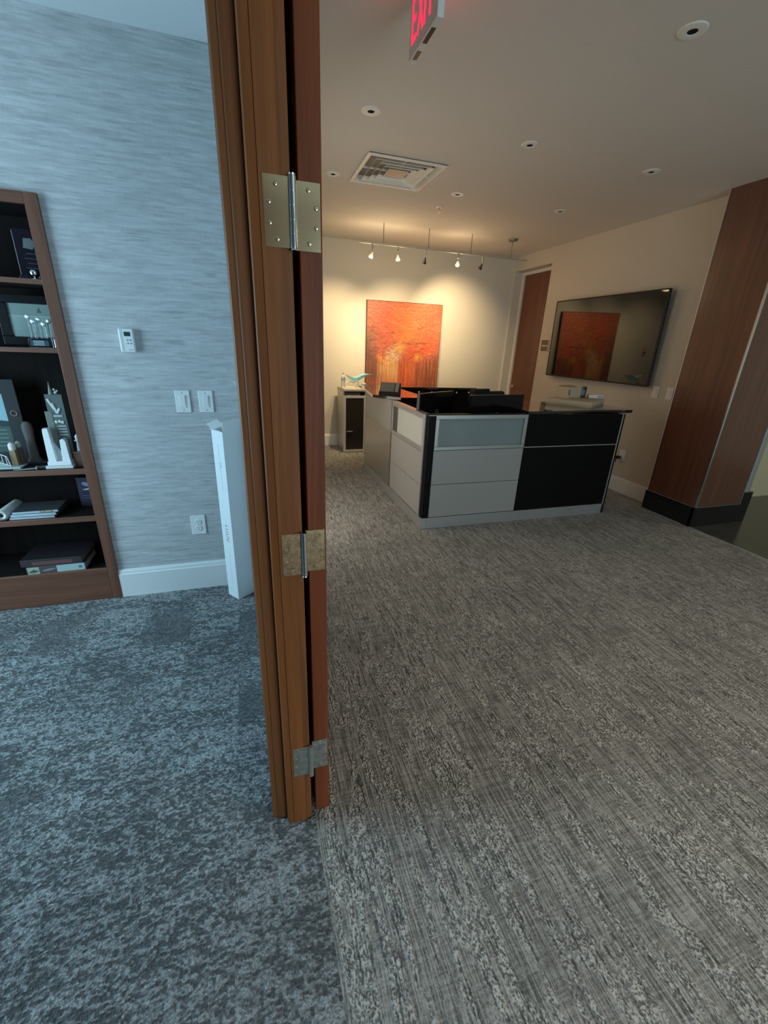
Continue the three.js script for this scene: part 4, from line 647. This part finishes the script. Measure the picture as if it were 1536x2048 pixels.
// ------------------------------------------------------------------ reception desk
{
  const d = thing('reception_desk', 'grey and black panelled reception desk with frosted glass windows', 'desk', [0, 0, 0]);
  const X0 = 1.345, Z0 = -3.127, X1 = 3.305, TK = 0.06;
  // base rails
  part('base_rail', bx(X0, X0 + TK, 0.001, 0.100, -5.05, Z0 - 0.0, 0.002), M.alu, d);
  part('base_rail', bx(X0 + TK, X1 - 0.018, 0.001, 0.100, Z0 - TK, Z0, 0.002), M.alu, d);
  // left side, near bay: two panels below a glazed panel
  const PX0 = X0 + 0.004, PX1 = X0 + TK;
  part('panel', bx(PX0, PX1, 0.104, 0.379, -4.030, Z0 - 0.082, 0.003), M.laminate, d);
  part('panel', bx(PX0, PX1, 0.385, 0.662, -4.030, Z0 - 0.082, 0.003), M.laminate, d);
  part('panel_trim', bx(X0, X0 + 0.01, 0.3785, 0.3855, -4.030, Z0 - 0.082, 0.001), M.alu, d);
  const gl = sub('glazed_panel', d);
  part('glazing_frame', join(bx(X0, PX1, 0.666, 0.702, -4.030, Z0 - 0.082, 0.003), bx(X0, PX1, 0.934, 0.968, -4.030, Z0 - 0.082, 0.003), bx(X0, PX1, 0.702, 0.934, -4.030, -4.004, 0.003), bx(X0, PX1, 0.702, 0.934, -3.232, Z0 - 0.082, 0.003)), M.alu, gl);
  part('pane', bx(X0 + 0.012, X0 + 0.018, 0.702, 0.934, -3.885, -3.232, 0), P([0.60, 0.62, 0.58], 0.5, { transmission: 0.25, thickness: 0 }), gl);
  part('dark_pane', bx(X0 + 0.014, X0 + 0.020, 0.702, 0.934, -4.004, -3.885, 0), S([0.06, 0.058, 0.05], 0.3), gl);
  // vertical joint and the far bay
  part('joint_trim', bx(X0 - 0.001, X0 + 0.02, 0.1, 0.972, -4.046, -4.032, 0.001), S([0.16, 0.15, 0.14], 0.4, { metalness: 0.6 }), d);
  part('panel', bx(PX0, PX1, 0.104, 0.668, -5.045, -4.048, 0.003), M.satin, d);
  part('panel', bx(PX0, PX1, 0.676, 0.974, -5.045, -4.048, 0.003), M.laminate, d);
  part('panel_trim', bx(X0, X0 + 0.01, 0.668, 0.676, -5.045, -4.048, 0.001), M.alu, d);
  part('end_trim', bx(X0, PX1, 0.1, 0.974, -5.058, -5.046, 0.001), M.alu, d);
  // corner post
  part('corner_post', bx(X0 + 0.012, X0 + 0.068, 0.100, 0.972, Z0 - 0.075, Z0 - 0.002, 0.006), M.blackPanel, d);
  part('corner_trim', bx(X0, X0 + 0.014, 0.100, 0.974, Z0 - 0.082, Z0 - 0.060, 0.001), M.alu, d);
  part('corner_trim', bx(X0 + 0.012, X0 + 0.072, 0.972, 0.978, Z0 - 0.082, Z0, 0.001), M.alu, d);
  // front, grey bay
  const FZ0 = Z0 - TK, FZ1 = Z0 - 0.004, GX0 = X0 + 0.072, GX1 = 2.268;
  part('panel', bx(GX0, GX1, 0.104, 0.396, FZ0, FZ1, 0.003), M.laminate, d);
  part('panel', bx(GX0, GX1, 0.399, 0.690, FZ0, FZ1, 0.003), M.laminate, d);
  const gf = sub('glazed_panel', d);
  part('glazing_frame', join(bx(GX0, GX1, 0.693, 0.722, FZ0, Z0, 0.003), bx(GX0, GX1, 0.945, 0.978, FZ0, Z0, 0.003), bx(GX0, GX0 + 0.030, 0.722, 0.945, FZ0, Z0, 0.003), bx(GX1 - 0.030, GX1, 0.722, 0.945, FZ0, Z0, 0.003)), M.alu, gf);
  part('pane', bx(GX0 + 0.030, GX1 - 0.030, 0.722, 0.945, Z0 - 0.030, Z0 - 0.024, 0), M.frosted, gf);
  part('rear_mullion', bx(1.835, 1.865, 0.722, 0.945, Z0 - 0.058, Z0 - 0.038, 0.002), M.alu, gf);
  // front, black bay
  part('black_panel', bx(GX1 + 0.004, X1 - 0.030, 0.104, 0.692, FZ0, FZ1, 0.002), M.blackPanel, d);
  part('black_panel', bx(GX1 + 0.004, X1 - 0.030, 0.700, 0.972, FZ0, FZ1, 0.002), M.blackPanel, d);
  part('panel_trim', bx(GX1 + 0.004, X1 - 0.030, 0.692, 0.700, FZ0 + 0.02, Z0, 0.001), M.alu, d);
  part('end_trim', bx(X1 - 0.030, X1 - 0.018, 0.001, 0.974, FZ0, Z0, 0.001), M.alu, d);
  part('end_panel', bx(X1 - 0.017, X1 + 0.012, 0.001, 0.972, -3.80, Z0 - 0.012, 0.002), M.blackPanel, d);
  part('inner_panel', bx(GX0, X1 - 0.03, 0.3, 0.72, FZ0 - 0.012, FZ0, 0.001), M.blackMatte, d);
  // tops: curved black counter on the right, black transaction top on the left, work surfaces inside
  const wave = []; for (let i = 0; i <= 24; i++) { const t = i / 24, x = 2.275 + t * 1.185; wave.push([x, -3.150 - 0.052 * Math.sin(Math.PI * t) * (0.5 + t) + 0.030 * Math.sin(2 * Math.PI * t) * t - (t > 0.9 ? (t - 0.9) * 0.6 : 0)]); }
  part('counter_top', uvm(column([...wave, [3.462, -3.84], [2.62, -3.84], [2.46, -3.62], [2.275, -3.42]], 0.974, 1.000)), M.blackTop, d);
  part('cap_rail', bx(X0, GX1, 0.978, 0.984, Z0 - TK, Z0 - 0.002, 0.001), M.blackPanel, d);
  part('cap_rail', bx(X0, X0 + TK, 0.968, 0.974, -4.03, Z0 - 0.084, 0.001), M.alu, d);
  part('transaction_top', uvm(column([[1.225, -4.31], [1.32, -4.20], [1.44, -4.06], [1.74, -4.06], [1.74, -5.35], [1.335, -5.35], [1.335, -5.20]], 0.976, 1.003)), M.blackTop, d);
  part('work_surface', uvm(column([[1.41, -3.20], [3.27, -3.20], [3.27, -3.82], [2.25, -3.86], [2.02, -4.10], [2.0, -5.3], [1.41, -5.3]], 0.700, 0.732)), S([0.045, 0.035, 0.03], 0.25), d);
  part('pedestal', bx(1.45, 1.9, 0.05, 0.69, -5.0, -4.5, 0.003), M.laminate, d);
}
{
  const mon = (pos, ry, label, w) => {
    const m = thing('computer_monitor', label, 'monitor', pos, ry, undefined); const h = 0.335; // back faces +z
    part('back_shell', uvm(mv(prism([[-w / 2, 0], [w / 2, 0], [w / 2, h], [-w / 2, h]], 0.026, 0.006), 0, 0.035, 0)), P([0.004, 0.004, 0.004], 0.14, { specularIntensity: 0.7 }), m);
    part('top_edge', bx(-w / 2, w / 2, h + 0.036, h + 0.0425, 0.004, 0.022, 0.001), S([0.09, 0.075, 0.065], 0.3), m);
    part('screen_face', bx(-w / 2 + 0.01, w / 2 - 0.01, 0.05, h + 0.025, -0.009, -0.006, 0), M.blackPlastic, m);
    part('logo_ring', mv(new THREE.TorusGeometry(0.021, 0.0032, 8, 30), 0, 0.205, 0.0325), S([0.30, 0.30, 0.29], 0.3, { metalness: 0.7 }), m);
    part('logo_bar', bx(-0.014, 0.014, 0.201, 0.207, 0.032, 0.0345, 0), S([0.30, 0.30, 0.29], 0.3, { metalness: 0.7 }), m);
    part('neck', bx(-0.03, 0.03, 0.0, 0.16, 0.032, 0.055, 0.004), M.blackPlastic, m);
    part('foot', bx(-0.12, 0.12, -0.0, 0.012, -0.07, 0.11, 0.004), M.blackPlastic, m); return m;
  };
  mon([1.588, 0.733, -3.575], 0.535, 'left black computer monitor seen from behind on the reception desk', 0.50);
  mon([2.098, 0.733, -3.400], 0.18, 'right black computer monitor with clear round logo on its back', 0.60);
  const p = thing('desk_terminal', 'grey wedge-shaped desk terminal on the black transaction top', 'terminal', [1.435, 1.0036, -4.40], -0.45);
  const wedge = prism([[-0.07, 0.0], [0.075, 0.0], [0.055, 0.018], [-0.055, 0.105], [-0.07, 0.105]], 0.21, 0.002); wedge.rotateY(-Math.PI / 2); wedge.translate(0.105, 0, 0);
  part('housing', uvm(wedge), M.blackMatte, p);
  part('face_plate', mv(bx(-0.100, 0.055, -0.002, 0.002, -0.068, 0.066, 0.001), -0.005, 0.066, 0.004, 0.668), S([0.17, 0.16, 0.14], 0.35), p);
  part('face_strip', mv(bx(0.062, 0.1, -0.002, 0.003, -0.068, 0.066, 0.001), -0.005, 0.066, 0.004, 0.668), S([0.26, 0.26, 0.235], 0.3), p);
  // things on the right counter
  const yc = 1.0;
  const fb = thing('flat_carton', 'flat beige carton lying on the black counter under a smaller box', 'box', [3.14, yc, -3.60], 0.60);
  part('tray', bx(-0.24, 0.24, 0, 0.052, -0.22, 0.20, 0.003), M.cardboard, fb); part('lid', bx(-0.243, 0.243, 0.020, 0.056, -0.223, 0.203, 0.003), M.cartonLight, fb);
  const cb = thing('small_carton', 'small beige carton with dark stamp standing on the flat carton', 'box', [3.10, yc + 0.0562, -3.68], 0.25);
  part('carton', bx(-0.12, 0.09, 0, 0.108, -0.07, 0.07, 0.003), M.cartonLight, cb); part('flap', mv(bx(-0.10, 0.088, -0.001, 0.001, -0.05, 0.02, 0.0005), 0, 0.112, -0.02, 0.05), M.cardboard, cb); part('stamp', bx(-0.112, -0.082, 0.035, 0.085, 0.0697, 0.0706, 0), S([0.22, 0.18, 0.12], 0.7), cb);
  const mg = thing('travel_mug', 'dark grey insulated mug with steel lid beside the small carton', 'mug', [3.275, yc + 0.0562, -3.72]);
  part('body', new THREE.LatheGeometry([[0.001, 0], [0.046, 0], [0.050, 0.01], [0.052, 0.096], [0.049, 0.104], [0.001, 0.104]].map(([a, b]) => new THREE.Vector2(a, b)), 28), S([0.035, 0.038, 0.04], 0.4), mg);
  part('lid', mv(cyl(0.020, 0.042, 0.018, 24), -0.01, 0.112, 0), S([0.65, 0.62, 0.56], 0.25, { metalness: 0.5 }), mg);
  part('print', mv(new THREE.CylinderGeometry(0.0528, 0.0515, 0.05, 20, 1, true, -0.9, 1.1), 0, 0.05, 0), S([0.16, 0.165, 0.165], 0.5), mg);
  const tb = thing('tissue_pack', 'white tissue pack on the right rear corner of the flat beige carton', 'tissue pack', [3.362, yc + 0.0565, -3.612], -0.25);
  part('pack', bx(-0.075, 0.075, 0, 0.040, -0.028, 0.028, 0.010), S([0.72, 0.69, 0.66], 0.6), tb); part('printed_label', bx(0.015, 0.065, 0.010, 0.030, 0.0276, 0.0286, 0), S([0.36, 0.36, 0.42], 0.6), tb);
}
// ------------------------------------------------------------------ credenza, chair, pedestal cabinet and the things on it
{
  const c = thing('credenza', 'long black credenza under the painting behind the reception desk', 'cabinet', [0, 0, 0]);
  part('top', bx(1.64, 3.29, 0.905, 0.932, ZB + 0.05, -5.90, 0.003), M.blackTop, c);
  part('carcass', bx(1.66, 3.27, 0.05, 0.905, ZB + 0.055, -5.94, 0.002), M.blackPanel, c);
  part('plinth', bx(1.68, 3.25, 0.001, 0.05, ZB + 0.06, -5.98, 0.002), M.blackMatte, c);
  for (let i = 0; i < 8; i++) { const x0 = 1.665 + i * 0.2; const f = part('drawer', bx(x0 + 0.003, x0 + 0.197, 0.76, 0.898, -5.94, -5.922, 0.002), M.blackPanel, c); part('knob', mv(new THREE.SphereGeometry(0.017, 16, 12), x0 + 0.1, 0.862, -5.905), M.chrome, f); if (i % 2 === 0) part('door', bx(x0 + 0.004, x0 + 0.396, 0.06, 0.752, -5.94, -5.922, 0.002), M.blackPanel, c); }
  const ch = thing('office_chair', 'black upholstered office chair tucked behind the right monitor', 'chair', [2.42, 0.001, -4.35], 0.25);
  part('backrest', mv(new RoundedBoxGeometry(0.47, 0.52, 0.08, 4, 0.035), 0, 0.80, 0.20, -0.08), M.blackMatte, ch);
  part('seat', mv(new RoundedBoxGeometry(0.50, 0.09, 0.48, 4, 0.04), 0, 0.47, -0.05), M.blackMatte, ch);
  part('head_cushion', mv(new RoundedBoxGeometry(0.24, 0.05, 0.07, 3, 0.02), -0.11, 1.062, 0.178, -0.08), M.blackMatte, ch);
  for (const s of [-1, 1]) part('armrest', join(bx(s * 0.27 - 0.03, s * 0.27 + 0.03, 0.67, 0.70, -0.18, 0.12, 0.01), bx(s * 0.27 - 0.015, s * 0.27 + 0.015, 0.46, 0.67, -0.03, 0.03, 0.004)), M.blackPlastic, ch);
  part('gas_lift', mv(cyl(0.025, 0.03, 0.34, 16), 0, 0.26, 0), M.chrome, ch); part('back_bracket', bx(-0.03, 0.03, 0.44, 0.62, 0.14, 0.235, 0.006), M.blackPlastic, ch);
  for (let i = 0; i < 5; i++) { const a = i * Math.PI * 2 / 5 + 0.3; const l = part('leg', between([0, 0.11, 0], [0.28 * Math.cos(a), 0.075, 0.28 * Math.sin(a)], 0.018), M.blackPlastic, ch); part('castor', mv(cyl(0.028, 0.028, 0.04, 14), 0.28 * Math.cos(a), 0.029, 0.28 * Math.sin(a), Math.PI / 2, -a), M.blackPlastic, l); }
  // pedestal cabinet with a glazed door
  const p = thing('display_pedestal', 'narrow grey cabinet with dark glass door beside the reception desk', 'cabinet', [0, 0, 0]);
  const x0 = 1.274, x1 = 1.600, zf = -5.963, zb = -6.40;
  part('side_panel', bx(x0, x0 + 0.018, 0.001, 0.86, zb, zf - 0.02), M.satin, p); part('side_panel', bx(x1 - 0.018, x1, 0.001, 0.86, zb, zf - 0.02), M.satin, p);
  part('back_panel', bx(x0 + 0.018, x1 - 0.018, 0.001, 0.86, zb, zb + 0.012), M.satin, p); part('bottom', bx(x0 + 0.018, x1 - 0.018, 0.001, 0.04, zb + 0.012, zf - 0.02), M.satin, p);
  part('inner_shelf', bx(x0 + 0.018, x1 - 0.018, 0.40, 0.418, zb + 0.012, zf - 0.05), M.blackPanel, p);
  part('top', bx(x0 - 0.004, x1 + 0.004, 0.86, 0.884, zb, zf + 0.004, 0.003), M.laminate, p);
  const dr = part('door', join(bx(x0, x0 + 0.034, 0.006, 0.802, zf - 0.02, zf), bx(x1 - 0.034, x1, 0.006, 0.802, zf - 0.02, zf), bx(x0 + 0.034, x1 - 0.034, 0.006, 0.040, zf - 0.02, zf), bx(x0 + 0.034, x1 - 0.034, 0.768, 0.802, zf - 0.02, zf)), S([0.62, 0.60, 0.55], 0.4, { metalness: 0.4 }), p);
  part('door_glass', bx(x0 + 0.034, x1 - 0.034, 0.040, 0.768, zf - 0.012, zf - 0.006, 0), P([0.022, 0.020, 0.018], 0.12), dr); part('handle', bx(x0 + 0.05, x0 + 0.13, 0.300, 0.312, zf - 0.002, zf + 0.010, 0.003), M.alu, dr);
  part('drawer_slot', bx(x0 + 0.02, x1 - 0.09, 0.808, 0.858, zf - 0.02, zf - 0.004, 0.002), S([0.05, 0.045, 0.06], 0.15), p);
  const dish = thing('tray', 'pale low tray on top of the narrow cabinet', 'tray', [1.425, 0.8842, -6.12]);
  part('board', bx(-0.145, 0.13, 0, 0.014, -0.09, 0.11, 0.003), S([0.70, 0.62, 0.50], 0.4), dish);
  // wave-shaped glass bowl on a white looped stand
  const wv = thing('glass_wave_bowl', 'pale blue wave-shaped glass sculpture on the narrow cabinet', 'sculpture', [1.42, 0.9035, -6.12]);
  const n = 48, m = 10, pos = [], idx = [];
  for (let s = 0; s < 2; s++) for (let i = 0; i <= n; i++) for (let j = 0; j <= m; j++) { const u = i / n, v = j / m * 2 - 1, x = -0.10 + u * 0.40; const wdt = 0.085 * Math.pow(Math.sin(Math.PI * (0.06 + 0.90 * u)), 0.7); const y = 0.150 + 0.022 * Math.cos(u * Math.PI * 2.6 + 0.4) + 0.045 * Math.pow(u, 6) - 0.055 * Math.sin(Math.PI * clamp(u * 1.08)) * (1 - v * v) + (s ? 0.004 : 0); pos.push(x, y, v * wdt); }
  const o1 = (n + 1) * (m + 1); for (let i = 0; i < n; i++) for (let j = 0; j < m; j++) { const a = i * (m + 1) + j, b = a + 1, c2 = a + m + 1, d2 = c2 + 1; idx.push(a, c2, b, b, c2, d2, o1 + a, o1 + b, o1 + c2, o1 + b, o1 + d2, o1 + c2); }
  const gg = new THREE.BufferGeometry(); gg.setAttribute('position', new THREE.Float32BufferAttribute(pos, 3)); gg.setIndex(idx); gg.computeVertexNormals(); M.blueGlass.side = THREE.DoubleSide;
  part('bowl', uvm(gg), M.blueGlass, wv);
  const loop = new THREE.CatmullRomCurve3([[-0.09, 0.007, 0.02], [-0.10, 0.05, 0.03], [-0.04, 0.082, 0.03], [0.03, 0.062, 0.03], [0.075, 0.088, 0.02], [0.09, 0.05, 0.02], [0.05, 0.012, 0.03], [-0.03, 0.007, 0.03]].map((a) => new THREE.Vector3(...a)), true);
  part('looped_stand', new THREE.TubeGeometry(loop, 60, 0.0085, 8, true), S([0.80, 0.76, 0.66], 0.3), wv);
  const jar = thing('small_jar', 'small clear jar at the right end of the narrow cabinet top', 'jar', [1.572, 0.8842, -6.02]);
  part('glass', new THREE.LatheGeometry([[0.001, 0], [0.034, 0], [0.037, 0.005], [0.037, 0.055], [0.030, 0.064], [0.030, 0.070], [0.027, 0.070], [0.027, 0.062], [0.034, 0.053], [0.034, 0.006], [0.001, 0.004]].map(([a, b]) => new THREE.Vector2(a, b)), 24), P([0.75, 0.66, 0.55], 0.1, { transmission: 0.5, thickness: 0 }), jar); part('lid', mv(cyl(0.031, 0.033, 0.014, 22), 0, 0.077, 0), S([0.72, 0.67, 0.62], 0.35), jar);
  const bt = thing('spray_bottle', 'small white bottle with bluish label behind the glass sculpture', 'bottle', [1.312, 0.8982, -6.18]);
  part('body', new THREE.LatheGeometry([[0.001, 0], [0.026, 0], [0.028, 0.006], [0.028, 0.13], [0.012, 0.152], [0.010, 0.165], [0.001, 0.165]].map(([a, b]) => new THREE.Vector2(a, b)), 22), S([0.75, 0.72, 0.66], 0.4), bt); part('label', mv(new THREE.CylinderGeometry(0.0284, 0.0284, 0.04, 22, 1, true), 0, 0.105, 0), S([0.40, 0.45, 0.55], 0.5), bt); part('cap', mv(cyl(0.006, 0.009, 0.03, 14), 0, 0.180, 0), S([0.35, 0.28, 0.24], 0.4), bt);
}
for (const o of scene.children) if (o.isLight) o.castShadow = true;
renderer.render(scene, camera);
